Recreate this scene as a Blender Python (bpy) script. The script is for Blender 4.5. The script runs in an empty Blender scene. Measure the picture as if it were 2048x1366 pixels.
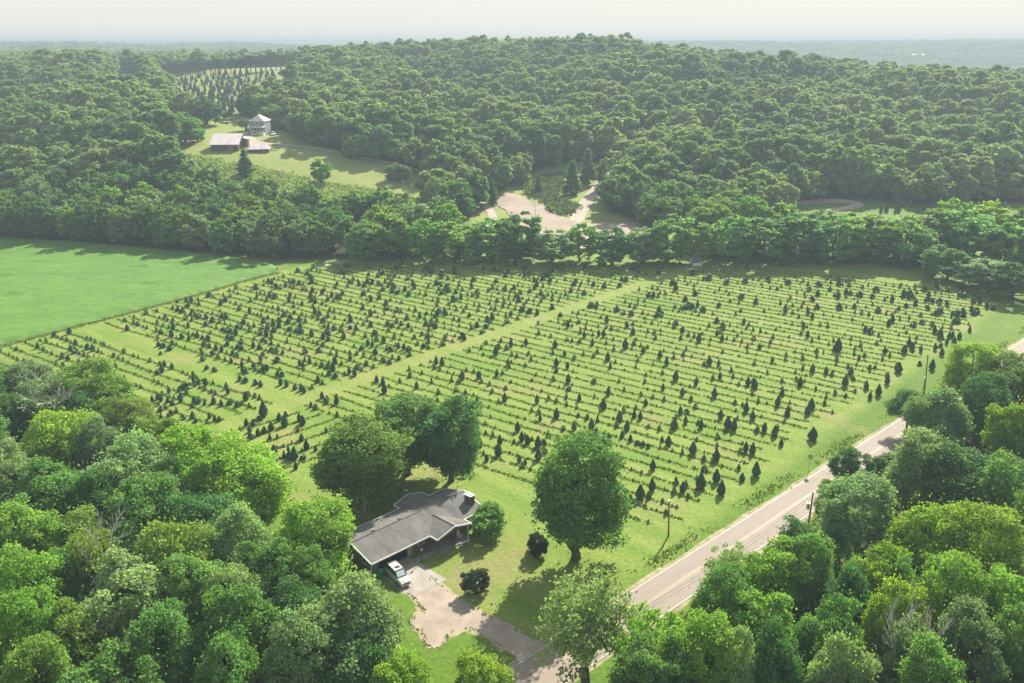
import bpy, bmesh, math, random
import numpy as np
from mathutils import Vector, Matrix
SC = bpy.context.scene
COL = SC.collection
rad = math.radians
random.seed(5)
RNG = np.random.default_rng(11)

# ------------------------------------------------------------------ camera, sky, sun, exposure
CAMH = 68.0
FPX = 1800.0
PITCH = math.atan(598.0 / FPX)
cam_d = bpy.data.cameras.new('camera')
cam = bpy.data.objects.new('camera', cam_d)
COL.objects.link(cam)
SC.camera = cam
cam.location = (0, 0, CAMH)
cam.rotation_euler = (rad(90) - PITCH, 0, 0)
cam_d.sensor_width = 36.0
cam_d.lens = 36.0 * FPX / 2048.0
cam_d.clip_start = 1.0
cam_d.clip_end = 30000.0
SUN_AZ = rad(23.5)      # from +Y towards +X
SUN_EL = rad(35.0)
SC.view_settings.view_transform = 'Standard'
SC.view_settings.look = 'None'
SC.view_settings.gamma = 1.0
SC.view_settings.exposure = 1.15
SC.cycles.volume_bounces = 0
SC.cycles.max_bounces = 6
SC.cycles.diffuse_bounces = 3
SC.cycles.transmission_bounces = 4
SC.cycles.transparent_max_bounces = 6
W = bpy.data.worlds.new('World')
SC.world = W
W.use_nodes = True
nt = W.node_tree
bg = nt.nodes['Background']
sky = nt.nodes.new('ShaderNodeTexSky')
sky.sky_type = 'NISHITA'
sky.sun_disc = False
sky.sun_elevation = SUN_EL
sky.sun_rotation = SUN_AZ
sky.air_density = 1.0
sky.dust_density = 2.5
sky.ozone_density = 1.0
sky.altitude = 200
hs = nt.nodes.new('ShaderNodeHueSaturation')
hs.inputs['Saturation'].default_value = 0.95
nt.links.new(sky.outputs[0], hs.inputs['Color'])
veil = nt.nodes.new('ShaderNodeMix')      # thin high summer cloud over the whole sky
veil.data_type = 'RGBA'
tcw = nt.nodes.new('ShaderNodeTexCoord'); sxw = nt.nodes.new('ShaderNodeSeparateXYZ'); mrw = nt.nodes.new('ShaderNodeMapRange')
nt.links.new(tcw.outputs['Generated'], sxw.inputs[0]); nt.links.new(sxw.outputs[2], mrw.inputs[0])
mrw.inputs[1].default_value = 0.08; mrw.inputs[2].default_value = 0.55; mrw.inputs[3].default_value = 0.97; mrw.inputs[4].default_value = 0.25
nt.links.new(mrw.outputs[0], veil.inputs[0])
veil.inputs[7].default_value = (4.75, 4.62, 4.35, 1)
nt.links.new(hs.outputs[0], veil.inputs[6])
nt.links.new(veil.outputs[2], bg.inputs['Color'])
bg.inputs['Strength'].default_value = 0.088
sl = bpy.data.lights.new('sun', 'SUN')
sl.energy = 4.9
sl.angle = rad(0.6)
sl.color = (1.0, 0.94, 0.82)
so = bpy.data.objects.new('sun', sl)
COL.objects.link(so)
sd = Vector((math.sin(SUN_AZ) * math.cos(SUN_EL), math.cos(SUN_AZ) * math.cos(SUN_EL), math.sin(SUN_EL)))
so.rotation_euler = sd.to_track_quat('Z', 'Y').to_euler()
so.location = (60, 150, 120)

# ------------------------------------------------------------------ pixel -> ground helpers (survey of the photo)
_c, _s = math.cos(PITCH), math.sin(PITCH)

def ray(px, py):
    a = (px - 1024) / FPX
    b = (py - 683) / FPX
    return a, _c - b * _s, -_s - b * _c

def G(px, py, z=0.0):
    dx, dy, dz = ray(px, py)
    t = (CAMH - z) / -dz
    return np.array([dx * t, dy * t])

def proj(x, y, z):
    d = y * _c - (z - CAMH) * _s
    v = -(y * _s + (z - CAMH) * _c)
    return 1024 + FPX * x / d, 683 + FPX * v / d, d

def height_at(px, yb, yt, P):
    b = (yt - 683) / FPX
    return CAMH + P[1] / (_c - b * _s) * (-_s - b * _c)

def smooth(t):
    t = np.clip(t, 0, 1)
    return t * t * (3 - 2 * t)

def inpoly(x, y, poly):
    x = np.asarray(x, float); y = np.asarray(y, float)
    r = np.zeros(x.shape, bool)
    n = len(poly)
    for i in range(n):
        x0, y0 = poly[i]; x1, y1 = poly[(i + 1) % n]
        c = ((y0 > y) != (y1 > y)) & (x < (x1 - x0) * (y - y0) / ((y1 - y0) or 1e-9) + x0)
        r ^= c
    return r

# ------------------------------------------------------------------ terrain height
def _cp(px, Y, z):
    d = Y * _c + (CAMH - z) * _s
    return ((px - 1024) / FPX * d, Y, z)
def _cy(px, py, Y):
    dx, dy, dz = ray(px, py)
    return (dx / dy * Y, Y, CAMH + dz / dy * Y)
CTRL = []
for p_ in (-900, -300, 0, 400, 700, 1000, 1300, 1700, 2050, 2600, 3200):
    CTRL.append(_cp(p_, 200, 0))
    CTRL.append(_cp(p_, 325 if p_ < 800 else (345 if p_ < 1350 else 372), 0))
for a_ in [(100, 430, 13), (100, 620, 31), (100, 1000, 40), (-400, 480, 16), (-500, 900, 37), (-900, 600, 26),
           (250, 520, 25), (800, 430, 13), (700, 520, 24), (700, 700, 39),
           (100, 1500, 42), (300, 2500, 48), (-600, 2500, 48), (1050, 1080, 50), (1050, 1500, 14),
           (1500, 1000, 40), (1900, 900, 20), (2500, 900, 20), (1800, 1300, 0), (2500, 1400, 0), (1300, 2200, 2), (2000, 2200, -6), (2800, 2200, -6),
           (1300, 3400, 64), (2000, 3400, 72), (2800, 3400, 70), (600, 3600, 64), (0, 3600, 66), (-600, 3600, 66),
           (-1000, 6000, 66), (300, 6000, 69), (1300, 6000, 66), (2500, 6000, 68), (-1500, 10000, 66), (1000, 10000, 66), (3200, 10000, 66)]:
    CTRL.append(_cp(*a_))
for a_ in [(440, 300, 430), (515, 268, 460), (340, 262, 480), (590, 165, 720), (340, 156, 800), (590, 136, 850), (200, 160, 750), (650, 118, 950),
           (1050, 112, 850), (1050, 365, 435), (1050, 300, 490), (1050, 200, 640), (1050, 150, 750),
           (1400, 330, 440), (1400, 250, 540), (1400, 180, 650), (1400, 130, 780),
           (1800, 330, 470), (1800, 250, 560), (1800, 165, 690), (2048, 330, 460), (2048, 174, 650), (2500, 178, 650), (2500, 320, 460),
           (800, 250, 540), (800, 150, 760), (800, 112, 900), (1195, 372, 430), (1285, 300, 500)]:
    CTRL.append(_cy(*a_))
CTRL = np.array(CTRL)
SCL = 500.0
def _phi(r2):
    return np.where(r2 > 1e-12, 0.5 * r2 * np.log(np.maximum(r2, 1e-12)), 0)
_n = len(CTRL)
_xy = CTRL[:, :2] / SCL
_d2 = ((_xy[:, None, :] - _xy[None, :, :]) ** 2).sum(2)
_A = np.zeros((_n + 3, _n + 3))
_A[:_n, :_n] = _phi(_d2) + np.eye(_n) * 1e-4
_A[:_n, _n] = 1; _A[:_n, _n + 1:] = _xy
_A[_n, :_n] = 1; _A[_n + 1:, :_n] = _xy.T
_w = np.linalg.solve(_A, np.concatenate([CTRL[:, 2], [0, 0, 0]]))

def hz(x, y):
    x = np.asarray(x, float); y = np.asarray(y, float)
    sh = x.shape
    q = np.stack([x.ravel(), y.ravel()], 1) / SCL
    out = np.zeros(len(q))
    for i in range(0, len(q), 20000):
        qq = q[i:i + 20000]
        d2 = ((qq[:, None, :] - _xy[None, :, :]) ** 2).sum(2)
        out[i:i + 20000] = _phi(d2) @ _w[:_n] + _w[_n] + qq @ _w[_n + 1:]
    z = out.reshape(sh)
    px = 1024 + FPX * x / (np.maximum(y, 50) * _c + CAMH * _s)
    yb = np.interp(px, [-1000, 0, 560, 700, 850, 950, 1300, 1400, 3000], [335, 326, 294, 304, 325, 340, 345, 372, 382])
    z = z * smooth((y - yb) / 60.0)
    z = z + smooth((y - yb - 20) / 200) * (2.2 * np.sin(x / 31.0 + y / 57.0) + 1.6 * np.sin(y / 23.0 - x / 47.0))
    ysk = np.interp(px, [-500, 0, 300, 600, 650, 700, 800, 900, 1000, 1200, 1250, 1300, 1350, 1400, 1500, 1600, 1700, 1800, 1900, 2048, 2600],
                    [100, 100, 103, 100, 96, 88, 84, 80, 75, 73, 79, 90, 98, 103, 113, 118, 127, 136, 143, 146, 150])
    b1 = (ysk - 683) / FPX
    zl = CAMH + (-_s - b1 * _c) / (_c - b1 * _s) * y - 17.0
    k_ = smooth((y - 450) / 120) * smooth((2150 - y) / 150)
    d_ = z - zl
    z = z - k_ * np.where(d_ > 3, d_, np.where(d_ > -3, (d_ + 3) ** 2 / 12.0, 0))
    ysf = np.interp(px, [-500, 0, 500, 700, 1300, 1700, 2048, 2600], [88, 87, 89, 92, 86, 84, 82, 82])
    b1 = (ysf - 683) / FPX
    zl = CAMH + (-_s - b1 * _c) / (_c - b1 * _s) * y - 15.0
    d_ = z - zl
    z = z - smooth((y - 2300) / 300) * np.where(d_ > 4, d_, np.where(d_ > -4, (d_ + 4) ** 2 / 16.0, 0))
    far = smooth((y - 1500) / 1500) * 0.8
    z = z + far * (5 * np.sin(x / 230.0 + 1.3 * np.sin(y / 310.0)) + 4 * np.sin(x / 97.0 + y / 180.0))
    return z

def Z1(x, y):
    return float(hz(np.array([x]), np.array([y]))[0])

def hit(px, py, y0=60.0, y1=2500.0):
    dx, dy, dz = ray(px, py)
    ys = np.concatenate([np.linspace(y0, 900, 421), np.linspace(905, y1, 300)])
    zs = CAMH + dz / dy * ys
    d = zs - hz(dx / dy * ys, ys)
    k = np.argmax(d < 0)
    if d[k] >= 0:
        k = len(ys) - 1
    k = max(k, 1)
    t = d[k - 1] / (d[k - 1] - d[k] + 1e-9)
    Y = ys[k - 1] + t * (ys[k] - ys[k - 1])
    return np.array([dx / dy * Y, Y])

# field grid: U runs along the mown lane, V to its right
TH = rad(48.3)
UD = np.array([math.cos(TH), math.sin(TH)])
VD = np.array([math.sin(TH), -math.cos(TH)])
OF = G(860, 712)
SKEW = 0.09
def UV(u, v):
    return OF + UD * u + VD * v
def toUV(x, y):
    dx = x - OF[0]; dy = y - OF[1]
    return dx * UD[0] + dy * UD[1], dx * VD[0] + dy * VD[1]
def road_left(u):
    return 87.2 + 0.072 * (u + 49)

# ------------------------------------------------------------------ materials
def mat(name):
    m = bpy.data.materials.new(name)
    m.use_nodes = True
    return m, m.node_tree, m.node_tree.nodes['Principled BSDF']

def N(t, typ, **kw):
    n = t.nodes.new(typ)
    for k, v in kw.items():
        if k in n.inputs:
            n.inputs[k].default_value = v
        else:
            setattr(n, k, v)
    return n

def simple(name, col, rough=0.7, noise=0.0, scale=3.0, metal=0.0, spec=0.3, col2=None, bump=0.0, stretch=None):
    m, t, b = mat(name)
    b.inputs['Roughness'].default_value = rough
    b.inputs['Metallic'].default_value = metal
    b.inputs['Specular IOR Level'].default_value = spec
    b.inputs['Base Color'].default_value = (*col, 1)
    if noise or col2:
        tc = N(t, 'ShaderNodeTexCoord')
        src = tc.outputs['Object']
        if stretch:
            mp = N(t, 'ShaderNodeMapping', Scale=stretch)
            t.links.new(src, mp.inputs[0]); src = mp.outputs[0]
        nz = N(t, 'ShaderNodeTexNoise', Scale=scale, Detail=5.0, Roughness=0.6)
        t.links.new(src, nz.inputs['Vector'])
        c2 = col2 or tuple(c * (1 - noise) for c in col)
        mx = N(t, 'ShaderNodeMix', data_type='RGBA')
        mx.inputs[6].default_value = (*[c * (1 + noise) for c in col], 1)
        mx.inputs[7].default_value = (*c2, 1)
        rp = N(t, 'ShaderNodeMapRange'); rp.inputs[1].default_value = 0.35; rp.inputs[2].default_value = 0.65
        t.links.new(nz.outputs[0], rp.inputs[0])
        t.links.new(rp.outputs[0], mx.inputs[0])
        t.links.new(mx.outputs[2], b.inputs['Base Color'])
        if bump:
            bp = N(t, 'ShaderNodeBump', Strength=bump, Distance=0.1)
            t.links.new(nz.outputs[0], bp.inputs['Height'])
            t.links.new(bp.outputs[0], b.inputs['Normal'])
    return m

def leafmat(name, ramp=None, trans=0.42, tone=(0.62, 1.42), rough=0.65, spec=0.10):
    """leaf shader: colour from the object's own colour or a palette, varied leaf clump by leaf clump"""
    m, t, b = mat(name)
    oi = N(t, 'ShaderNodeObjectInfo')
    at = N(t, 'ShaderNodeAttribute', attribute_name='tone')
    if ramp:
        cr = N(t, 'ShaderNodeValToRGB')
        cr.color_ramp.interpolation = 'LINEAR'
        els = cr.color_ramp.elements
        while len(els) < len(ramp):
            els.new(0.5)
        for i, c in enumerate(ramp):
            els[i].position = i / (len(ramp) - 1)
            els[i].color = (*c, 1)
        nzl = N(t, 'ShaderNodeTexNoise', Scale=0.012, Detail=2.0)
        t.links.new(oi.outputs['Location'], nzl.inputs['Vector'])
        mrl = N(t, 'ShaderNodeMapRange'); mrl.inputs[1].default_value = 0.35; mrl.inputs[2].default_value = 0.65; mrl.inputs[3].default_value = 0.0; mrl.inputs[4].default_value = 0.55
        t.links.new(nzl.outputs[0], mrl.inputs[0])
        mxl = N(t, 'ShaderNodeMath', operation='MULTIPLY_ADD'); mxl.inputs[1].default_value = 0.45
        t.links.new(oi.outputs['Random'], mxl.inputs[0]); t.links.new(mrl.outputs[0], mxl.inputs[2])
        t.links.new(mxl.outputs[0], cr.inputs[0])
        base = cr.outputs[0]
    else:
        base = oi.outputs['Color']
    mr = N(t, 'ShaderNodeMapRange'); mr.inputs[3].default_value = tone[0]; mr.inputs[4].default_value = tone[1]
    t.links.new(at.outputs['Fac'], mr.inputs[0])
    mu = N(t, 'ShaderNodeVectorMath', operation='SCALE')
    t.links.new(base, mu.inputs[0]); t.links.new(mr.outputs[0], mu.inputs['Scale'])
    t.links.new(mu.outputs[0], b.inputs['Base Color'])
    b.inputs['Roughness'].default_value = rough
    b.inputs['Specular IOR Level'].default_value = spec
    tr = N(t, 'ShaderNodeBsdfTranslucent')
    m2 = N(t, 'ShaderNodeVectorMath', operation='MULTIPLY')
    m2.inputs[1].default_value = (1.25, 1.3, 0.6)
    t.links.new(mu.outputs[0], m2.inputs[0])
    t.links.new(m2.outputs[0], tr.inputs[0])
    ms = N(t, 'ShaderNodeMixShader'); ms.inputs[0].default_value = trans
    t.links.new(b.outputs[0], ms.inputs[1]); t.links.new(tr.outputs[0], ms.inputs[2])
    t.links.new(ms.outputs[0], t.nodes['Material Output'].inputs[0])
    return m

PAL = dict(green=(0.160, 0.310, 0.080), dark=(0.095, 0.215, 0.068), yellow=(0.27, 0.42, 0.052), pale=(0.26, 0.38, 0.16),
           olive=(0.205, 0.315, 0.065), grey=(0.20, 0.30, 0.14), bright=(0.215, 0.395, 0.062), deep=(0.06, 0.15, 0.06))
M_LEAF = leafmat('leaves')
M_WOODLEAF = leafmat('woodland_leaves', ramp=[(0.080, 0.170, 0.075), (0.125, 0.235, 0.095), (0.18, 0.29, 0.105), (0.235, 0.33, 0.10), (0.28, 0.36, 0.16), (0.16, 0.285, 0.08)])
M_NEEDLE = leafmat('needles', trans=0.12, tone=(0.6, 1.4), rough=0.6)
M_SCRUB = leafmat('young_needles', trans=0.25, tone=(0.55, 1.5))
M_BARK = simple('bark', (0.10, 0.08, 0.06), 0.9, 0.35, 2.0)
M_DEADWOOD = simple('dead_wood', (0.50, 0.47, 0.42), 0.9, 0.2, 2.0)

# ------------------------------------------------------------------ mesh helpers
def tag(o, label=None, cat=None, group=None, kind=None):
    if label: o['label'] = label
    if cat: o['category'] = cat
    if group: o['group'] = group
    if kind: o['kind'] = kind
    return o

def fastmesh(name, V, F, m, attr=None, smoothf=False):
    """V (n,3), F (k,nv) equal-size faces"""
    me = bpy.data.meshes.new(name)
    V = np.asarray(V, np.float32); F = np.asarray(F, np.int32)
    k, nv = F.shape
    me.vertices.add(len(V)); me.vertices.foreach_set('co', V.ravel())
    me.loops.add(k * nv); me.loops.foreach_set('vertex_index', F.ravel())
    me.polygons.add(k)
    me.polygons.foreach_set('loop_start', np.arange(0, k * nv, nv, dtype=np.int32))
    me.update(calc_edges=True)
    if smoothf:
        me.polygons.foreach_set('use_smooth', np.ones(k, bool))
    if attr:
        for an, (dom, vals) in attr.items():
            a = me.attributes.new(an, 'FLOAT', dom)
            a.data.foreach_set('value', np.asarray(vals, np.float32))
    me.materials.append(m)
    return me

def link(name, me, parent=None, loc=None, rotz=None):
    o = bpy.data.objects.new(name, me)
    COL.objects.link(o)
    if parent: o.parent = parent
    if loc is not None: o.location = loc
    if rotz is not None: o.rotation_euler[2] = rotz
    return o

def empty(name, loc, rz=0.0):
    o = bpy.data.objects.new(name, None)
    COL.objects.link(o)
    o.location = loc
    o.rotation_euler[2] = rz
    o.empty_display_size = 0.5
    return o

class MB:
    """collects boxes, prisms and tubes into one mesh"""
    def __init__(s):
        s.v = []; s.f = []
    def add(s, vs, fs):
        o = len(s.v)
        s.v += [tuple(map(float, q)) for q in vs]
        s.f += [tuple(i + o for i in f) for f in fs]
        return s
    def box(s, x0, x1, y0, y1, z0, z1):
        vs = [(x, y, z) for z in (z0, z1) for y in (y0, y1) for x in (x0, x1)]
        return s.add(vs, [(0, 2, 3, 1), (4, 5, 7, 6), (0, 1, 5, 4), (2, 6, 7, 3), (0, 4, 6, 2), (1, 3, 7, 5)])
    def tube(s, pts, rads, n=8, cap=True):
        pts = [Vector(p) for p in pts]
        if not hasattr(rads, '__len__'): rads = [rads] * len(pts)
        rings = []
        o = len(s.v)
        for i, p in enumerate(pts):
            d = (pts[min(i + 1, len(pts) - 1)] - pts[max(i - 1, 0)]).normalized()
            up = Vector((0, 0, 1)) if abs(d.z) < 0.9 else Vector((1, 0, 0))
            a = d.cross(up).normalized(); b = d.cross(a)
            for k in range(n):
                an = 2 * math.pi * k / n
                s.v.append(tuple(p + (a * math.cos(an) + b * math.sin(an)) * rads[i]))
        for i in range(len(pts) - 1):
            for k in range(n):
                k2 = (k + 1) % n
                s.f.append((o + i * n + k, o + i * n + k2, o + (i + 1) * n + k2, o + (i + 1) * n + k))
        if cap:
            s.f.append(tuple(o + k for k in range(n)))
            s.f.append(tuple(o + (len(pts) - 1) * n + k for k in reversed(range(n))))
        return s
    def slab(s, quad, th):
        """a polygon (list of 3D points) given thickness downwards"""
        n = len(quad)
        top = [tuple(q) for q in quad]; bot = [(q[0], q[1], q[2] - th) for q in quad]
        fs = [tuple(range(n)), tuple(reversed(range(n, 2 * n)))]
        for i in range(n):
            j = (i + 1) % n
            fs.append((i, i + n, j + n, j))
        return s.add(top + bot, fs)
    def build(s, name, m, parent=None, bevel=0.0, smoothf=False):
        me = bpy.data.meshes.new(name)
        me.from_pydata(s.v, [], s.f)
        me.update()
        bm = bmesh.new(); bm.from_mesh(me)
        bmesh.ops.recalc_face_normals(bm, faces=bm.faces)
        if bevel:
            bmesh.ops.bevel(bm, geom=[e for e in bm.edges], offset=bevel, segments=2, affect='EDGES', profile=0.5)
        bm.to_mesh(me); bm.free()
        if smoothf:
            me.polygons.foreach_set('use_smooth', np.ones(len(me.polygons), bool))
        me.materials.append(m)
        return link(name, me, parent)

# ------------------------------------------------------------------ ground sheet
def ground_colour_mask(x, y):
    px, py, d = proj(x, y, 0)
    return px, py

# clearings, as outlines of open ground seen from the air (base points)
CLEAR = [
    [(318, 262), (335, 355), (440, 410), (560, 428), (700, 444), (868, 458), (872, 400), (850, 350), (780, 325), (700, 312), (640, 292), (600, 277), (580, 262), (540, 244), (470, 228), (440, 230), (400, 246), (345, 280)],
    [(322, 150), (338, 205), (345, 262), (368, 240), (395, 236), (470, 232), (530, 216), (562, 200), (598, 188), (606, 132), (440, 138), (330, 148)],
    [(225, 150), (225, 212), (290, 214), (290, 150)],
    [(985, 119), (985, 150), (1035, 150), (1035, 119)], [(1050, 114), (1050, 142), (1088, 142), (1088, 114)],
    [(880, 512), (868, 452), (930, 440), (962, 412), (985, 382), (1040, 372), (1060, 345), (1140, 325), (1240, 322), (1272, 288), (1296, 288), (1292, 322), (1215, 372), (1215, 420), (1290, 448), (1420, 452), (1420, 512)],
    [(1400, 512), (1400, 450), (1560, 428), (1600, 402), (1720, 398), (1800, 408), (2300, 402), (2300, 530), (1900, 530), (1650, 512)],
]
TREELINE = ([-1500, 0, 300, 560, 650, 700, 1000, 1300, 1650, 1850, 1950, 2048, 2600], [455, 474, 497, 520, 520, 512, 510, 508, 516, 535, 552, 572, 690])
def is_forest(x, y, z):
    px, py, d = proj(x, y, z)
    f = py < np.interp(px, *TREELINE)
    for c in CLEAR:
        f &= ~inpoly(px, py, c)
    return f

ys = [-60.0]
while ys[-1] < 12000:
    Y = ys[-1]
    ys.append(Y + (3.0 if Y < 900 else max(6.0, (Y) * 0.012)) * (1 if Y > 60 else 4))
ys = np.array(ys)
fr = np.linspace(-1.35, 1.35, 361)
GX = fr[None, :] * (np.maximum(ys, 0)[:, None] * 0.62 + 60)
GY = np.repeat(ys[:, None], len(fr), 1)
GZ = hz(GX, GY)
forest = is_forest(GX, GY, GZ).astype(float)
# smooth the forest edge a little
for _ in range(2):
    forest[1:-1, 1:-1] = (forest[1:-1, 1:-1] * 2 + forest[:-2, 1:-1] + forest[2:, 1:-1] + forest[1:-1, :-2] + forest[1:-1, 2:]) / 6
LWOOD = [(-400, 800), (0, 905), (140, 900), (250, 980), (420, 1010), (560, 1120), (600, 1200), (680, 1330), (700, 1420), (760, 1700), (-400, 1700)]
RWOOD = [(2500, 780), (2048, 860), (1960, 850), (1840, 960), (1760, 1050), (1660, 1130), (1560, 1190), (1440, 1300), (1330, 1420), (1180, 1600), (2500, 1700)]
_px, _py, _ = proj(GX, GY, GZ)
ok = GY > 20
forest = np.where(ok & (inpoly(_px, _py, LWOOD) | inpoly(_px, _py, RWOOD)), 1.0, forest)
nr, nc = GX.shape
idx = np.arange(nr * nc).reshape(nr, nc)
F = np.stack([idx[:-1, :-1], idx[:-1, 1:], idx[1:, 1:], idx[1:, :-1]], -1).reshape(-1, 4)

def box_mask(t, sep, u0, u1, v0, v1, soft=1.0):
    outs = []
    for o, a, b_ in ((0, u0, u1), (1, v0, v1)):
        for lo, hi in ((a - soft, a + soft), (b_ + soft, b_ - soft)):
            mr = N(t, 'ShaderNodeMapRange'); mr.inputs[1].default_value = lo; mr.inputs[2].default_value = hi
            t.links.new(sep.outputs[o], mr.inputs[0]); outs.append(mr.outputs[0])
    cur = outs[0]
    for o in outs[1:]:
        mm = N(t, 'ShaderNodeMath', operation='MULTIPLY')
        t.links.new(cur, mm.inputs[0]); t.links.new(o, mm.inputs[1]); cur = mm.outputs[0]
    return cur

def ground_material():
    m, t, b = mat('ground_grass')
    b.inputs['Roughness'].default_value = 0.9
    b.inputs['Specular IOR Level'].default_value = 0.1
    tc = N(t, 'ShaderNodeTexCoord')
    mp = N(t, 'ShaderNodeMapping')          # into the field frame
    mp.vector_type = 'TEXTURE'
    mp.inputs['Location'].default_value = (OF[0], OF[1], 0)
    mp.inputs['Rotation'].default_value = (0, 0, TH)
    t.links.new(tc.outputs['Object'], mp.inputs[0])
    sp = N(t, 'ShaderNodeSeparateXYZ'); t.links.new(mp.outputs[0], sp.inputs[0])   # x = U, y = -V
    def noise(sc, det=4, vec=None, rough=0.6, stretch=None):
        src = vec or tc.outputs['Object']
        if stretch:
            q = N(t, 'ShaderNodeMapping', Scale=stretch); t.links.new(src, q.inputs[0]); src = q.outputs[0]
        nz = N(t, 'ShaderNodeTexNoise', Scale=sc, Detail=det, Roughness=rough)
        t.links.new(src, nz.inputs['Vector'])
        return nz.outputs[0]
    def rng(s, a, b_):
        r = N(t, 'ShaderNodeMapRange'); r.inputs[1].default_value = a; r.inputs[2].default_value = b_
        t.links.new(s, r.inputs[0]); return r.outputs[0]
    def mix(f, a, b_):
        x = N(t, 'ShaderNodeMix', data_type='RGBA')
        if isinstance(f, float): x.inputs[0].default_value = f
        else: t.links.new(f, x.inputs[0])
        for s, q in ((6, a), (7, b_)):
            if isinstance(q, tuple): x.inputs[s].default_value = (*q, 1)
            else: t.links.new(q, x.inputs[s])
        return x.outputs[2]
    def mul(a, b_):
        x = N(t, 'ShaderNodeMath', operation='MULTIPLY')
        for i, q in ((0, a), (1, b_)):
            if isinstance(q, float): x.inputs[i].default_value = q
            else: t.links.new(q, x.inputs[i])
        return x.outputs[0]
    big = rng(noise(0.018, 3), 0.35, 0.65)
    mid = rng(noise(0.12, 5), 0.3, 0.7)
    fine = noise(1.6, 4)
    lawn = mix(big, (0.125, 0.215, 0.022), (0.080, 0.172, 0.016))
    lawn = mix(mul(mid, 0.45), lawn, (0.165, 0.225, 0.038))
    # mower passes
    mow = rng(noise(0.55, 3, vec=mp.outputs[0], stretch=(1.0, 0.06, 1)), 0.4, 0.6)
    lawn = mix(mul(mow, 0.42), lawn, (0.075, 0.150, 0.014))
    # field: paler, dry clippings between the rows
    fb = box_mask(t, sp, -66.0, 230.0, -86.0, 95.0, 1.5)
    nrow = rng(noise(0.30, 5, vec=mp.outputs[0], stretch=(1.0, 0.12, 1)), 0.38, 0.62)
    fieldc = mix(nrow, (0.210, 0.275, 0.056), (0.135, 0.225, 0.030))
    fieldc = mix(mul(rng(noise(0.045, 4), 0.5, 0.72), 0.6), fieldc, (0.25, 0.27, 0.085))
    colr = mix(fb, lawn, fieldc)
    lane_ = box_mask(t, sp, -50.0, 150.0, -2.4, 2.4, 0.7)
    colr = mix(mul(lane_, 0.38), colr, mix(nrow, (0.26, 0.275, 0.085), (0.215, 0.255, 0.062)))
    sun_lift = N(t, 'ShaderNodeAttribute', attribute_name='sun_lift')  # meadow grass painted paler to make up for weak sun on its slope
    colr = mix(sun_lift.outputs['Fac'], colr, mix(mid, (0.27, 0.30, 0.085), (0.21, 0.27, 0.065)))
    sere = N(t, 'ShaderNodeAttribute', attribute_name='sere')
    colr = mix(mul(sere.outputs['Fac'], rng(noise(0.35, 6), 0.32, 0.55)), colr, mix(fine, (0.27, 0.245, 0.10), (0.20, 0.205, 0.07)))
    # dirt-dry patches by the lawn
    dry = mul(rng(noise(0.09, 5), 0.56, 0.68), 0.55)
    colr = mix(dry, colr, (0.252, 0.229, 0.096))
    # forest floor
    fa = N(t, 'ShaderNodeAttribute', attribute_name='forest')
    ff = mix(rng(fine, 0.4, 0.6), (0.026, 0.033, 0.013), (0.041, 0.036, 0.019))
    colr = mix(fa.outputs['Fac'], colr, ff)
    # distant woodland cover
    fr_ = N(t, 'ShaderNodeAttribute', attribute_name='distance_cover')
    fc = mix(rng(noise(0.03, 5), 0.4, 0.6), (0.026, 0.048, 0.021), (0.056, 0.085, 0.030))
    colr = mix(fr_.outputs['Fac'], colr, fc)
    fineV = mix(rng(fine, 0.3, 0.7), (0.78, 0.78, 0.78), (1.2, 1.2, 1.2))
    xx = N(t, 'ShaderNodeMix', data_type='RGBA', blend_type='MULTIPLY'); xx.inputs[0].default_value = 1.0
    t.links.new(colr, xx.inputs[6]); t.links.new(fineV, xx.inputs[7])
    t.links.new(xx.outputs[2], b.inputs['Base Color'])
    bp = N(t, 'ShaderNodeBump', Strength=0.6, Distance=0.25)
    t.links.new(noise(1.1, 6, rough=0.7), bp.inputs['Height'])
    t.links.new(bp.outputs[0], b.inputs['Normal'])
    return m
M_GROUND = ground_material()
cover = smooth((GY - 1150) / 200).ravel()
sun_lift_mask = (inpoly(_px, _py, CLEAR[0]) | inpoly(_px, _py, CLEAR[1]) | inpoly(_px, _py, CLEAR[5]) & (_py < 445)).astype(float)  # clearings whose grass colour is lightened in place of sunlight
sere_ = inpoly(_px, _py, [(835, 1165), (880, 1140), (960, 1105), (1062, 1062), (1062, 1110), (1015, 1150), (988, 1195), (945, 1226), (905, 1190), (870, 1165)]).astype(float)
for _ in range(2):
    for q_ in (sun_lift_mask, sere_):
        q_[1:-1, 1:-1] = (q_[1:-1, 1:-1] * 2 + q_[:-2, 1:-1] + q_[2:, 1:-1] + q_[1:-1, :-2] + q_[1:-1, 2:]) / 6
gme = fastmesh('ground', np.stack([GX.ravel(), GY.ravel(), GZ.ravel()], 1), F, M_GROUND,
               {'forest': ('POINT', forest.ravel()), 'distance_cover': ('POINT', cover), 'sun_lift': ('POINT', sun_lift_mask.ravel()), 'sere': ('POINT', sere_.ravel())}, True)
ground = tag(link('ground', gme), kind='structure')

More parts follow.
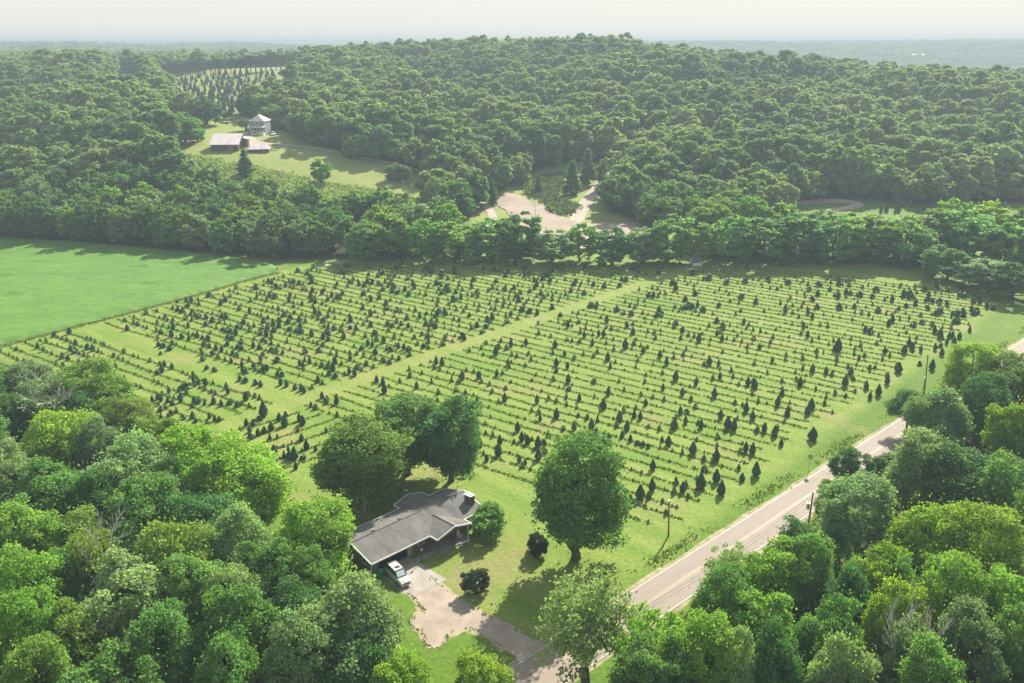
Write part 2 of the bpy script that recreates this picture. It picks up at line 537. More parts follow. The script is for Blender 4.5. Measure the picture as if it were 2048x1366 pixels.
# ------------------------------------------------------------------ sheets and ribbons on the ground
def ribbon(name, pts, w, m, dz=0.02, step=3.0, terrain=True, jag=0.0, kind='structure'):
    P = [np.array(p, float) for p in pts]
    out = []
    for i in range(len(P) - 1):
        n = max(1, int(np.linalg.norm(P[i + 1] - P[i]) / step))
        for k in range(n):
            out.append(P[i] + (P[i + 1] - P[i]) * k / n)
    out.append(P[-1]); out = np.array(out)
    if len(P) > 2:
        for _ in range(4):
            out[1:-1] = (out[:-2] + 2 * out[1:-1] + out[2:]) / 4
    d = np.gradient(out, axis=0); d /= np.linalg.norm(d, axis=1)[:, None] + 1e-9
    nrm = np.stack([-d[:, 1], d[:, 0]], 1)
    ws = np.linspace(-0.5, 0.5, 3)
    rr = random.Random(len(name))
    V = []
    for k, s in enumerate(ws):
        off = np.array([w * s + (rr.uniform(-jag, jag) if k != 1 else 0) for _ in out])
        q = out + nrm * off[:, None]
        z = hz(q[:, 0], q[:, 1]) if terrain else np.zeros(len(q))
        V.append(np.concatenate([q, (z + dz)[:, None]], 1))
    n = len(out)
    V = np.concatenate(V)
    Fs = [(k * n + i, k * n + i + 1, (k + 1) * n + i + 1, (k + 1) * n + i) for k in range(2) for i in range(n - 1)]
    return tag(link(name, fastmesh(name, V, Fs, m)), kind=kind)

def sheet(name, poly, m, dz, res=1.0, jag=0.0, terrain=False, seed=1):
    """flat outlined sheet, edge roughened"""
    rr = random.Random(seed)
    pts = []
    n = len(poly)
    for i in range(n):
        a = np.array(poly[i], float); b = np.array(poly[(i + 1) % n], float)
        k = max(1, int(np.linalg.norm(b - a) / res))
        for j in range(k):
            q = a + (b - a) * j / k
            pts.append(q + np.array([rr.uniform(-jag, jag), rr.uniform(-jag, jag)]))
    bm = bmesh.new()
    vs = [bm.verts.new((p[0], p[1], 0)) for p in pts]
    bm.faces.new(vs)
    bmesh.ops.triangulate(bm, faces=bm.faces)
    if terrain:
        for _ in range(3):
            bmesh.ops.subdivide_edges(bm, edges=[e for e in bm.edges if e.calc_length() > 6], cuts=1)
            bmesh.ops.triangulate(bm, faces=bm.faces)
    bm.verts.ensure_lookup_table()
    co = np.array([v.co for v in bm.verts])
    z = hz(co[:, 0], co[:, 1]) if terrain else np.zeros(len(co))
    for v, zz in zip(bm.verts, z):
        v.co.z = zz + dz
    bmesh.ops.recalc_face_normals(bm, faces=bm.faces)
    me = bpy.data.meshes.new(name); bm.to_mesh(me); bm.free()
    if len(me.polygons) and me.polygons[0].normal.z < 0:
        me.flip_normals()
    me.materials.append(m)
    return tag(link(name, me), kind='structure')

def road_material():
    m, t, b = mat('road_surface')
    tc = N(t, 'ShaderNodeTexCoord')
    mp = N(t, 'ShaderNodeMapping'); mp.vector_type = 'TEXTURE'
    mp.inputs['Rotation'].default_value = (0, 0, rad(44.2))
    t.links.new(tc.outputs['Object'], mp.inputs[0])
    st = N(t, 'ShaderNodeMapping', Scale=(0.03, 1.1, 1)); t.links.new(mp.outputs[0], st.inputs[0])
    n1 = N(t, 'ShaderNodeTexNoise', Scale=1.0, Detail=4.0); t.links.new(st.outputs[0], n1.inputs['Vector'])
    n2 = N(t, 'ShaderNodeTexNoise', Scale=0.5, Detail=6.0); t.links.new(tc.outputs['Object'], n2.inputs['Vector'])
    n3 = N(t, 'ShaderNodeTexNoise', Scale=9.0, Detail=3.0); t.links.new(tc.outputs['Object'], n3.inputs['Vector'])
    ad = N(t, 'ShaderNodeMath', operation='ADD'); t.links.new(n1.outputs[0], ad.inputs[0]); t.links.new(n2.outputs[0], ad.inputs[1])
    ad2 = N(t, 'ShaderNodeMath', operation='ADD'); t.links.new(ad.outputs[0], ad2.inputs[0]); t.links.new(n3.outputs[0], ad2.inputs[1])
    cr = N(t, 'ShaderNodeMapRange'); cr.inputs[1].default_value = 1.2; cr.inputs[2].default_value = 1.8
    t.links.new(ad2.outputs[0], cr.inputs[0])
    mx = N(t, 'ShaderNodeMix', data_type='RGBA')
    mx.inputs[6].default_value = (0.262, 0.216, 0.174, 1); mx.inputs[7].default_value = (0.300, 0.250, 0.203, 1)
    t.links.new(cr.outputs[0], mx.inputs[0]); t.links.new(mx.outputs[2], b.inputs['Base Color'])
    b.inputs['Roughness'].default_value = 0.8
    b.inputs['Specular IOR Level'].default_value = 0.25
    return m
M_ROAD = road_material()
M_WHITE_LINE = simple('white_road_paint', (0.46, 0.44, 0.40), 0.6, 0.12, 1.5)
M_YELLOW_LINE = simple('yellow_road_paint', (0.36, 0.27, 0.165), 0.6, 0.15, 1.5)
M_GRAVEL = simple('pale_gravel', (0.40, 0.335, 0.262), 0.95, 0.13, 0.5, bump=0.4)
def patchy(name, c0, c1, grass, s0, lo, hi):
    m = simple(name, c0, 0.95, 0.1, s0, col2=c1, bump=0.3)
    t = m.node_tree; b = t.nodes['Principled BSDF']
    old = b.inputs['Base Color'].links[0].from_socket
    tc = N(t, 'ShaderNodeTexCoord'); nz = N(t, 'ShaderNodeTexNoise', Scale=0.42, Detail=8.0, Roughness=0.75)
    t.links.new(tc.outputs['Object'], nz.inputs['Vector'])
    mr = N(t, 'ShaderNodeMapRange'); mr.inputs[1].default_value = lo; mr.inputs[2].default_value = hi
    t.links.new(nz.outputs[0], mr.inputs[0])
    mx = N(t, 'ShaderNodeMix', data_type='RGBA'); mx.inputs[7].default_value = (*grass, 1)
    t.links.new(mr.outputs[0], mx.inputs[0]); t.links.new(old, mx.inputs[6]); t.links.new(mx.outputs[2], b.inputs['Base Color'])
    return m
M_DRIVE = patchy('worn_gravel', (0.36, 0.30, 0.235), (0.29, 0.235, 0.18), (0.17, 0.17, 0.07), 0.45, 0.60, 0.74)
M_CONCRETE = simple('concrete', (0.33, 0.295, 0.25), 0.85, 0.15, 0.8)
M_BANKSAND = patchy('gravel_bar', (0.36, 0.275, 0.215), (0.27, 0.215, 0.165), (0.15, 0.16, 0.09), 0.08, 0.58, 0.70)
M_DIRT = simple('track_dirt', (0.36, 0.32, 0.25), 0.95, 0.2, 0.4)
RW = 6.3
rdir = (UV(120, road_left(120)) - UV(-60, road_left(-60))); rdir /= np.linalg.norm(rdir)
rn = np.array([rdir[1], -rdir[0]])
R0 = UV(-130, road_left(-130)); R1 = UV(135, road_left(135)); R2 = UV(190, 103); R3 = UV(260, 96); R4 = UV(330, 60)
cen = [R0 + rn * RW / 2, R1 + rn * RW / 2, R2 + rn * RW / 2, R3 + rn * RW / 2, R4 + rn * RW / 2]
def offs(pts, o):
    return [p + rn * o for p in pts]
M_SHOULDER = simple('road_shoulder', (0.30, 0.27, 0.15), 0.95, 0.3, 0.7)
ribbon('road_shoulder', cen, RW + 1.3, M_SHOULDER, 0.012, terrain=False, jag=0.25)
ribbon('road', cen, RW, M_ROAD, 0.05, terrain=False)
ribbon('road_edge_marking', offs(cen, -RW / 2 + 0.16), 0.11, M_WHITE_LINE, 0.056, terrain=False)
ribbon('road_edge_marking', offs(cen, RW / 2 - 0.16), 0.11, M_WHITE_LINE, 0.056, terrain=False)
ribbon('road_centre_marking', offs(cen, -0.14), 0.11, M_YELLOW_LINE, 0.056, terrain=False)
ribbon('road_centre_marking', offs(cen, 0.14), 0.11, M_YELLOW_LINE, 0.056, terrain=False)

# driveway of the brick house: concrete pad and gravel
E1 = np.array([math.cos(rad(45.5)), math.sin(rad(45.5))]); E2 = np.array([-E1[1], E1[0]])
LH = G(743, 1128, 2.6)
def HW(u, v):
    return LH + E1 * u + E2 * v
sheet('driveway_pad', [HW(1.6, 1.6), HW(7.1, 1.6), HW(7.2, -6.9), HW(1.1, -6.5)], M_CONCRETE, 0.03)
sheet('driveway', [G(*q) for q in [(812, 1143), (838, 1133), (862, 1156), (905, 1190), (948, 1218), (985, 1236), (1012, 1246), (1045, 1268), (1115, 1300), (1065, 1345), (1012, 1300), (985, 1278),
      (940, 1256), (905, 1262), (890, 1282), (872, 1298), (852, 1288), (845, 1262), (822, 1250), (818, 1242), (832, 1232), (846, 1229), (850, 1222), (838, 1206), (824, 1190), (806, 1176)]], M_DRIVE, 0.020, 0.4, 0.16)
sheet('footpath', [HW(7.2, 0.2), HW(7.2, -0.9), HW(16.4, -1.1), HW(16.4, 0.1)], M_CONCRETE, 0.06)

# the gravel bar and lanes beyond the tree line
sheet('gravel_bar', [hit(*q) for q in [(985, 392), (1010, 386), (1045, 392), (1062, 408), (1105, 412), (1098, 425), (1122, 432), (1160, 446), (1290, 447), (1296, 456), (1280, 480), (1180, 486), (1180, 500), (1130, 492), (1080, 478), (1040, 455), (1010, 420), (990, 405)]], M_BANKSAND, 0.25, 4, 0.8, terrain=True)
ribbon('lane', [hit(*q) for q in [(1150, 446), (1158, 430), (1172, 405), (1192, 380), (1205, 362), (1240, 335), (1278, 300), (1285, 270)]], 6.0, M_GRAVEL, 0.22, 4)
ribbon('track', [hit(*q) for q in [(925, 384), (965, 405), (985, 425), (985, 445), (965, 470)]], 3.6, M_GRAVEL, 0.2, 4)
ribbon('field_track', [G(*q) for q in [(640, 533), (700, 521), (760, 514), (820, 508)]], 3.0, M_DIRT, 0.03, 3, False, 0.3)
ribbon('farm_drive', [hit(*q) for q in [(497, 272), (505, 285), (545, 290), (600, 293), (640, 297), (700, 312), (760, 322), (800, 330), (850, 345), (880, 360)]], 3.2, M_GRAVEL, 0.25, 5)
sheet('farmyard', [hit(*q) for q in [(484, 271), (500, 270), (518, 283), (545, 291), (520, 294), (498, 293), (495, 284)]], M_GRAVEL, 0.2, 3, 0.4, terrain=True)
ribbon('park_road', [hit(*q) for q in [(1560, 414), (1600, 404), (1650, 402), (1705, 402), (1735, 406), (1712, 415), (1660, 421)]], 5.5, M_GRAVEL, 0.12, 4)
ribbon('hill_track', [hit(*q) for q in [(352, 200), (350, 215), (348, 228), (338, 240), (318, 256), (308, 262)]], 3.0, M_DIRT, 0.25, 5)
ribbon('back_lane', [G(*q) for q in [(1780, 492), (1840, 500), (1875, 507), (1930, 520)]], 5.0, M_GRAVEL, 0.05, 4, False)

# soya field: a low leafy canopy with a lumpy surface and a real edge
def crop_field():
    poly = [hit(-700, 452), hit(-200, 468), hit(0, 478), hit(150, 484), hit(300, 499), hit(420, 510), hit(540, 527), G(560, 543), G(480, 563), G(400, 587), G(300, 614), G(200, 640), G(100, 666), G(0, 692), G(-200, 745), G(-500, 820)]
    X0, X1, Y0, Y1 = min(p[0] for p in poly), max(p[0] for p in poly), min(p[1] for p in poly), max(p[1] for p in poly)
    s = 0.9
    nx, ny = int((X1 - X0) / s), int((Y1 - Y0) / s)
    gx = X0 + np.arange(nx) * s; gy = Y0 + np.arange(ny) * s
    XX, YY = np.meshgrid(gx, gy)
    XX = XX + RNG.uniform(-0.3, 0.3, XX.shape); YY = YY + RNG.uniform(-0.3, 0.3, YY.shape)
    ins = inpoly(XX, YY, [tuple(p) for p in poly])
    inf = ins.astype(float)
    for _ in range(2):
        inf[1:-1, 1:-1] = np.minimum.reduce([inf[1:-1, 1:-1], (inf[:-2, 1:-1] + inf[2:, 1:-1] + inf[1:-1, :-2] + inf[1:-1, 2:]) / 4])
    wob = 0.25 * np.sin(XX / 7.0 + 2 * np.sin(YY / 11.0)) + 0.2 * np.sin(YY / 5.0 + XX / 13.0)
    dip = (np.sin(XX / 9.0 + 1.7 * np.sin(YY / 17.0)) * np.sin(YY / 6.0 + XX / 31.0) > 0.93)
    ZZ = np.where(inf > 0, 0.15 + 0.55 * inf + 0.12 * wob + RNG.uniform(-0.16, 0.16, XX.shape) - 0.35 * dip, -0.2) + hz(XX, YY)
    id_ = np.arange(nx * ny).reshape(ny, nx)
    keep = ins[:-1, :-1] | ins[1:, 1:] | ins[:-1, 1:] | ins[1:, :-1]
    FF = np.stack([id_[:-1, :-1][keep], id_[:-1, 1:][keep], id_[1:, 1:][keep], id_[1:, :-1][keep]], -1)
    m, t, b = mat('soya_leaves')
    tc = N(t, 'ShaderNodeTexCoord')
    n1 = N(t, 'ShaderNodeTexNoise', Scale=0.05, Detail=9.0, Roughness=0.85)
    st = N(t, 'ShaderNodeMapping', Scale=(1, 2.2, 1)); st.inputs['Rotation'].default_value = (0, 0, rad(-12))
    t.links.new(tc.outputs['Object'], st.inputs[0]); t.links.new(st.outputs[0], n1.inputs['Vector'])
    mr = N(t, 'ShaderNodeMapRange'); mr.inputs[1].default_value = 0.35; mr.inputs[2].default_value = 0.65
    t.links.new(n1.outputs[0], mr.inputs[0])
    mx = N(t, 'ShaderNodeMix', data_type='RGBA')
    mx.inputs[6].default_value = (0.075, 0.175, 0.024, 1); mx.inputs[7].default_value = (0.120, 0.245, 0.034, 1)
    t.links.new(mr.outputs[0], mx.inputs[0])
    t.links.new(mx.outputs[2], b.inputs['Base Color'])
    b.inputs['Roughness'].default_value = 0.75; b.inputs['Specular IOR Level'].default_value = 0.15
    me = fastmesh('soya_field', np.stack([XX.ravel(), YY.ravel(), ZZ.ravel()], 1), FF, m, None, True)
    o = link('soya_field', me)
    tag(o, 'even bright green crop field behind the left path', 'crop', kind='stuff')
crop_field()

# ------------------------------------------------------------------ foliage
def unit(v):
    return v / (np.linalg.norm(v, axis=-1, keepdims=True) + 1e-9)

def quads(C, Nn, size, rng, aspect=(0.6, 1.3), droop=None):
    """leaf-spray quads at C facing Nn"""
    n = len(C)
    r = unit(rng.normal(size=(n, 3)))
    a = unit(np.cross(Nn, r)); b = np.cross(Nn, a)
    if droop is not None:
        b = unit(b + np.array([0, 0, -droop])); a = unit(np.cross(b, Nn))
    s = size * rng.uniform(0.7, 1.3, n) if np.isscalar(size) else size
    asp = rng.uniform(*aspect, n)
    a = a * (s / 2)[:, None]; b = b * (s * asp / 2)[:, None]
    k = rng.uniform(-0.25, 0.25, (n, 4, 1))
    cs = [(-1, -0.8), (0.9, -1), (1, 0.85), (-0.85, 1)]
    V = np.stack([C + a * x + b * y + Nn * (k[:, i] * s[:, None] * 0.5) for i, (x, y) in enumerate(cs)], 1)
    return V.reshape(-1, 3), np.arange(n * 4).reshape(n, 4)

def crown_mesh(name, R, H0, H1, nclump, nleaf, leaf, seed, m, style='round'):
    rng = np.random.default_rng(seed)
    Hc = H1 - H0
    dirs = unit(rng.normal(size=(nclump * 3, 3)))
    dirs = dirs[dirs[:, 2] > (-0.92 if style != 'spread' else -0.45)][:nclump]
    n = len(dirs)
    az = np.arctan2(dirs[:, 1], dirs[:, 0]); t = dirs[:, 2]
    low, high = (4.5, 2.9) if style == 'round' else (2.0, 3.0)
    rh = np.where(t < 0, (1 - np.abs(t) ** low) ** 0.5, (1 - np.abs(t) ** high) ** 0.5)
    # big limbs make a few bulges in the outline
    bul = np.zeros(n)
    for _ in range(10):
        bd = unit(rng.normal(size=3) + np.array([0, 0, 0.3]))
        bul += (0.50 if leaf < 0.3 else 0.36) * np.exp(-((1 - dirs @ bd) / (0.07 if leaf < 0.3 else 0.12))) * rng.uniform(0.3, 1.0)
    fr_ = ((0.62 if leaf < 0.3 and leaf > 0.19 else 0.70) + np.minimum(bul, 0.55)) * rng.uniform(0.62, 1.0, n) ** 0.6
    rc = R * rng.uniform(0.10, 0.21, n) * (1.25 - 0.3 * np.abs(t))
    if style == 'feather': rc *= 1.0; fr_ = rng.uniform(0.25, 1.05, n)
    C = np.stack([np.cos(az) * rh * R * fr_, np.sin(az) * rh * R * fr_, t * Hc / 2 * np.minimum(fr_ + 0.06, 1.0) + H0 + Hc / 2], 1)
    if style == 'cone':
        t_ = rng.uniform(0, 1, n) ** 0.7
        rr = R * (1 - t_) ** 0.75 * rng.uniform(0.5, 0.9, n)
        C = np.stack([np.cos(az) * rr, np.sin(az) * rr, H0 + t_ * Hc * 0.95], 1)
        rc = R * (0.22 * (1 - t_) + 0.10)
    big_ = leaf > 0.6
    if big_: rc = rc * 1.45
    w = rc ** 2; cnt = np.maximum((w / w.sum() * nleaf * 0.9).astype(int), 4)
    ids = np.repeat(np.arange(n), cnt)
    L = len(ids)
    nn = unit(rng.normal(size=(L, 3)) + np.array([0, 0, 0.45]))
    sh = rng.uniform(0.35, 1.12, L) ** 0.5
    P = C[ids] + nn * (rc[ids] * sh)[:, None] * np.array([1.1, 1.1, 0.85 if big_ else 0.62])
    Nn = unit(nn * 0.55 + rng.normal(size=(L, 3)) * 0.60 + np.array([0, 0, 0.42]))
    # loose leaves between the clumps
    k = int(nleaf * 0.1)
    j = rng.integers(0, n, k)
    P2 = C[j] * np.array([1, 1, 1]) + rng.normal(size=(k, 3)) * R * 0.13
    P = np.concatenate([P, P2]); Nn = np.concatenate([Nn, unit(rng.normal(size=(k, 3)) + np.array([0, 0, .6]))]); ids = np.concatenate([ids, j]); L += k
    if style == 'feather':
        V, Fq = quads(P, Nn, leaf, rng, (1.2, 2.6), 0.7)
    else:
        V, Fq = quads(P, Nn, leaf, rng)
    ct = rng.uniform(0, 1, n) * (0.6 if big_ else 1.0) + (0.2 if big_ else 0.0)
    tone = np.clip(0.45 * ct[ids] + 0.55 * rng.uniform(0, 1, L), 0, 1)
    V[:, 2] = np.maximum(V[:, 2], 0.1)
    return fastmesh(name, V, Fq, m, {'tone': ('FACE', tone)}), C

def trunk_mesh(name, H0, H1, R, C, r0, seed, m, nl=7):
    rng = random.Random(seed)
    b = MB()
    top = H0 + (H1 - H0) * 0.55
    pts = [(0, 0, -0.4), (0.05, 0, H0 * 0.6), (rng.uniform(-.2, .2), rng.uniform(-.2, .2), H0 + 0.5), (rng.uniform(-.5, .5), rng.uniform(-.5, .5), top)]
    b.tube(pts, [r0 * 1.3, r0, r0 * 0.8, r0 * 0.25], 8)
    ks = list(range(len(C))); rng.shuffle(ks)
    for k in ks[:nl]:
        c = C[k]
        zs = H0 + rng.uniform(-0.1, 0.35) * (top - H0)
        mid = (c[0] * 0.45, c[1] * 0.45, zs + (c[2] - zs) * 0.4)
        b.tube([(0, 0, zs), mid, tuple(c * 0.98)], [r0 * 0.5, r0 * 0.32, r0 * 0.08], 6)
    me = bpy.data.meshes.new(name); me.from_pydata(b.v, [], b.f); me.update(); me.materials.append(m)
    return me

def make_protos(defs, m, tag_):
    out = []
    for i, (R, H0, H1, nc_, nl_, lf, st) in enumerate(defs):
        cm, C = crown_mesh('crown', R, H0, H1, nc_, nl_, lf, 100 + i * 7 + len(tag_) * 31, m, st)
        tm = trunk_mesh('trunk', H0, H1, R, C, 0.032 * (H1), 40 + i, M_BARK)
        out.append(dict(crown=cm, trunk=tm, R=R, H=H1, style=st))
    return out

NEAR = make_protos([
    (5.2, 1.0, 14.0, 240, 34000, 0.205, 'round'), (5.0, 0.8, 15.0, 250, 35000, 0.20, 'round'), (5.6, 2.4, 13.0, 230, 34000, 0.21, 'spread'),
    (4.6, 1.0, 14.5, 220, 31000, 0.20, 'round'), (5.0, 0.8, 13.5, 280, 35000, 0.195, 'round')], M_LEAF, 'near')
FEATH = make_protos([(5.0, 2.6, 13.0, 150, 8000, 0.19, 'feather'), (4.8, 2.4, 14.0, 140, 8000, 0.24, 'feather')], M_LEAF, 'feather')
MIDP = make_protos([
    (4.8, 0.3, 13.5, 100, 7600, 0.44, 'round'), (4.4, 0.3, 14.5, 95, 7400, 0.44, 'round'), (5.2, 0.4, 12.5, 100, 7600, 0.45, 'round'),
    (4.0, 0.2, 13.0, 80, 6600, 0.42, 'round'), (4.8, 0.3, 14.0, 120, 8000, 0.42, 'round'), (3.4, 0.3, 14.0, 90, 6200, 0.42, 'cone')], M_LEAF, 'mid')
MIDW = make_protos([
    (5.0, 0.8, 13.5, 34, 3400, 0.66, 'round'), (4.6, 0.6, 14.5, 32, 3400, 0.65, 'round'), (5.4, 0.8, 12.5, 36, 3500, 0.68, 'round'),
    (4.2, 0.6, 13.0, 28, 3000, 0.64, 'round'), (5.0, 0.6, 14.0, 38, 3500, 0.65, 'round')], M_WOODLEAF, 'midw')
FARW = make_protos([(5.2, 2.0, 13.5, 20, 460, 1.75, 'round'), (5.6, 2.0, 12.5, 20, 460, 1.8, 'round'), (4.6, 1.6, 14.5, 18, 440, 1.7, 'round'), (5.0, 1.5, 13.0, 20, 460, 1.7, 'round')], M_WOODLEAF, 'far')
BUSH = make_protos([(2.2, 0.05, 3.0, 110, 5200, 0.18, 'round'), (2.0, 0.05, 3.4, 100, 5200, 0.18, 'round')], M_LEAF, 'bush')
CONE = make_protos([(3.2, 0.5, 13.0, 120, 9000, 0.34, 'cone')], M_LEAF, 'conifer')
PINE = make_protos([(4.2, 4.2, 13.0, 60, 3600, 0.55, 'spread')], M_LEAF, 'pine')

TREES = []   # every broadleaf or woodland tree placed one by one
def tree(x, y, h, r, colour, proto, name='tree', z=None, rot=None):
    p = proto
    root = empty(name, (x, y, (Z1(x, y) if z is None else z)), random.uniform(0, 6.28) if rot is None else rot)
    sx = r / p['R']; sz = h / p['H']
    root.scale = (sx * random.uniform(0.92, 1.16), sx * random.uniform(0.92, 1.16), sz)
    root.rotation_euler[0] = random.uniform(-0.06, 0.06); root.rotation_euler[1] = random.uniform(-0.06, 0.06)
    c = link('crown', p['crown'], root)
    k = random.uniform(0.88, 1.12)
    c.color = (colour[0] * k * random.uniform(0.92, 1.08), colour[1] * k, colour[2] * k * random.uniform(0.9, 1.1), 1)
    tk = link('trunk', p['trunk'], root)
    root['category'] = 'tree'
    return root

def crown_at(cx, cy, r, hratio=0.60, h=None, sc=1.0):
    """tree whose crown centre is seen at (cx, cy) with radius r px; returns x, y, height, radius"""
    h = h or 14.0
    for _ in range(4):
        P = G(cx, cy, h * hratio)
        d = proj(P[0], P[1], h * hratio)[2]
        rm = r * d / FPX
        z0 = Z1(P[0], P[1])
    return P[0], P[1], h, rm, z0

def nth(i):
    W_ = ['first', 'second', 'third', 'fourth', 'fifth', 'sixth', 'seventh', 'eighth', 'ninth', 'tenth', 'eleventh', 'twelfth', 'thirteenth', 'fourteenth', 'fifteenth',
          'sixteenth', 'seventeenth', 'eighteenth', 'nineteenth', 'twentieth']
    if i < len(W_): return W_[i]
    n = i + 1
    tens = {2: 'twenty', 3: 'thirty', 4: 'forty', 5: 'fifty', 6: 'sixty', 7: 'seventy'}[n // 10]
    return tens + ('-' + W_[n % 10 - 1] if n % 10 else '') if n % 10 else {20: 'twentieth', 30: 'thirtieth', 40: 'fortieth', 50: 'fiftieth', 60: 'sixtieth', 70: 'seventieth'}[n]

WORDS = dict(green='mid green', dark='dark green', yellow='yellow-green', pale='pale green', olive='olive green', grey='grey-green', bright='bright green', deep='very dark green')
LEFTW = [(200, 785, 62, 'olive', 13), (60, 775, 48, 'grey', 12), (30, 850, 50, 'dark', 12), (255, 850, 55, 'olive', 13), (115, 900, 66, 'yellow', 14), (200, 915, 50, 'grey', 13),
    (305, 890, 45, 'olive', 12), (375, 935, 62, 'yellow', 14), (485, 965, 92, 'yellow', 15), (275, 965, 80, 'pale', 15), (30, 970, 55, 'pale', 14), (110, 1015, 80, 'green', 15),
    (295, 1050, 75, 'green', 15), (400, 1065, 65, 'dark', 14), (485, 1105, 62, 'pale', 14), (612, 1105, 80, 'bright', 14), (540, 1160, 55, 'green', 14), (55, 1120, 72, 'bright', 15),
    (170, 1120, 70, 'olive', 14), (335, 1150, 72, 'olive', 15), (55, 1205, 72, 'bright', 15), (255, 1225, 82, 'pale', 16), (395, 1220, 66, 'green', 14), (470, 1205, 55, 'pale', 14),
    (475, 1300, 66, 'green', 15), (60, 1310, 70, 'bright', 15), (165, 1310, 65, 'olive', 15), (335, 1330, 72, 'green', 15), (605, 1260, 66, 'dark', 14), (712, 1278, 90, 'pale', 15),
    (580, 1345, 65, 'pale', 14), (800, 1388, 56, 'yellow', 11), (955, 1385, 52, 'yellow', 10), (700, 1350, 60, 'dark', 13), (440, 1385, 60, 'green', 14), (620, 1175, 50, 'green', 12),
    (220, 1400, 80, 'green', 15), (90, 1410, 70, 'olive', 15), (150, 1190, 55, 'dark', 13), (200, 1035, 50, 'dark', 14), (-60, 900, 70, 'green', 14), (-70, 1060, 80, 'green', 15), (-80, 1240, 80, 'bright', 15),
    (130, 830, 48, 'dark', 11), (420, 1000, 50, 'bright', 13), (340, 1000, 45, 'dark', 13), (-40, 790, 60, 'dark', 13)]
RIGHTW = [(1945, 745, 58, 'yellow', 13), (2020, 765, 62, 'olive', 13), (1880, 850, 62, 'grey', 13), (1975, 815, 50, 'dark', 13), (1765, 945, 36, 'dark', 8), (1840, 950, 78, 'pale', 14),
    (1930, 975, 88, 'dark', 15), (2020, 880, 48, 'yellow', 13), (2000, 1010, 75, 'green', 15), (1668, 1000, 36, 'olive', 9), (1725, 1040, 80, 'pale', 14), (1600, 1095, 44, 'dark', 9),
    (1850, 1105, 78, 'yellow', 14), (1975, 1125, 88, 'yellow', 15), (1545, 1165, 66, 'bright', 13), (1625, 1165, 50, 'green', 13), (1745, 1180, 62, 'yellow', 14),
    (1690, 1225, 55, 'dark', 13), (1440, 1235, 68, 'green', 14), (1515, 1275, 72, 'bright', 14), (1400, 1345, 70, 'bright', 14), (1640, 1300, 70, 'green', 15), (1775, 1270, 62, 'yellow', 15),
    (1905, 1230, 82, 'bright', 15), (2025, 1240, 66, 'bright', 15), (1935, 1330, 72, 'grey', 15), (1560, 1355, 60, 'dark', 14), (1660, 1385, 60, 'pale', 14), (2035, 1345, 62, 'green', 15),
    (1290, 1370, 66, 'green', 13), (1695, 935, 30, 'dark', 7), (1800, 1190, 50, 'green', 14), (2100, 900, 70, 'green', 14), (2110, 1080, 80, 'green', 15), (2110, 1280, 80, 'green', 15),
    (1850, 1400, 70, 'green', 15), (2090, 760, 60, 'olive', 13), (1820, 820, 32, 'dark', 8), (1480, 1365, 45, 'pale', 13), (1340, 1395, 50, 'dark', 12)]
def place_wood(lst, side, group):
    made = []
    for i, (cx, cy, r, st, h) in enumerate(lst):
        x, y, h, rm, z0 = crown_at(cx, cy, r, 0.56, h)
        pr = NEAR[(i * 3 + (0 if side == 'left wood' else 1)) % len(NEAR)]
        t = tree(x, y, h, rm * (1.18 if side == 'left wood' else 1.08), PAL[st], pr)
        t['group'] = group
        made.append((cx, st, t))
    for st in PAL:
        L = sorted([m for m in made if m[1] == st], key=lambda m: m[0])
        for k, (cx, _, t) in enumerate(L):
            t['label'] = '%s tree, %s of its colour from the left in the %s' % (WORDS[st], nth(k), side)
    return made
place_wood(LEFTW, 'left wood', 'trees of the wood left of the house')
place_wood(RIGHTW, 'right wood', 'trees of the wood right of the road')

def bare_branches(name, x, y, z, h, spread, seed, parent=None, m=None, lean=(0, 0)):
    rr = random.Random(seed)
    b = MB()
    def grow(p, d, L, r, lev):
        q = p + d * L
        midp = p + d * L * 0.5 + Vector((rr.uniform(-1, 1), rr.uniform(-1, 1), rr.uniform(-1, 1))) * L * 0.08
        b.tube([p, midp, q], [r * 1.5, r * 1.3, r], 5, False)
        if lev == 0: return
        for _ in range(3 if lev > 1 else 4):
            nd = (d + Vector((rr.uniform(-1, 1), rr.uniform(-1, 1), rr.uniform(-0.3, 0.9))) * spread).normalized()
            grow(p + (q - p) * rr.uniform(0.55, 1.0), nd, L * rr.uniform(0.55, 0.8), r * 0.52, lev - 1)
    grow(Vector((0, 0, -0.3)), Vector((lean[0], lean[1], 1)).normalized(), h * 0.42, h * 0.018, 4)
    o = b.build(name, m or M_DEADWOOD, parent)
    if parent is None:
        o.location = (x, y, z)
    return o
# trees with dead limbs showing
for (cx, cy, r, h, lab, side) in [(85, 805, 66, 13, 'grey-green half-dead tree with pale bare limbs at the top edge of the left wood', 'left'),
                            (180, 1150, 60, 15, 'olive tree with a fan of bare grey twigs in the middle of the left wood', 'left'),
                            (1795, 1330, 66, 14, 'grey-green tree with twisted bare pale branches at the bottom of the right wood', 'right')]:
    x, y, h, rm, z0 = crown_at(cx, cy, r, 0.6, h)
    t = tree(x, y, h, rm, PAL['grey'] if cx != 180 else PAL['olive'], FEATH[0])
    t['label'] = lab; t['group'] = 'trees of the wood left of the house' if side == 'left' else 'trees of the wood right of the road'
    bb = bare_branches('dead_branches', 0, 0, 0, h * 1.25 / t.scale[2], 0.85, int(cx), t, lean=(0.15, -0.25))
    t.rotation_euler[2] = 0.0

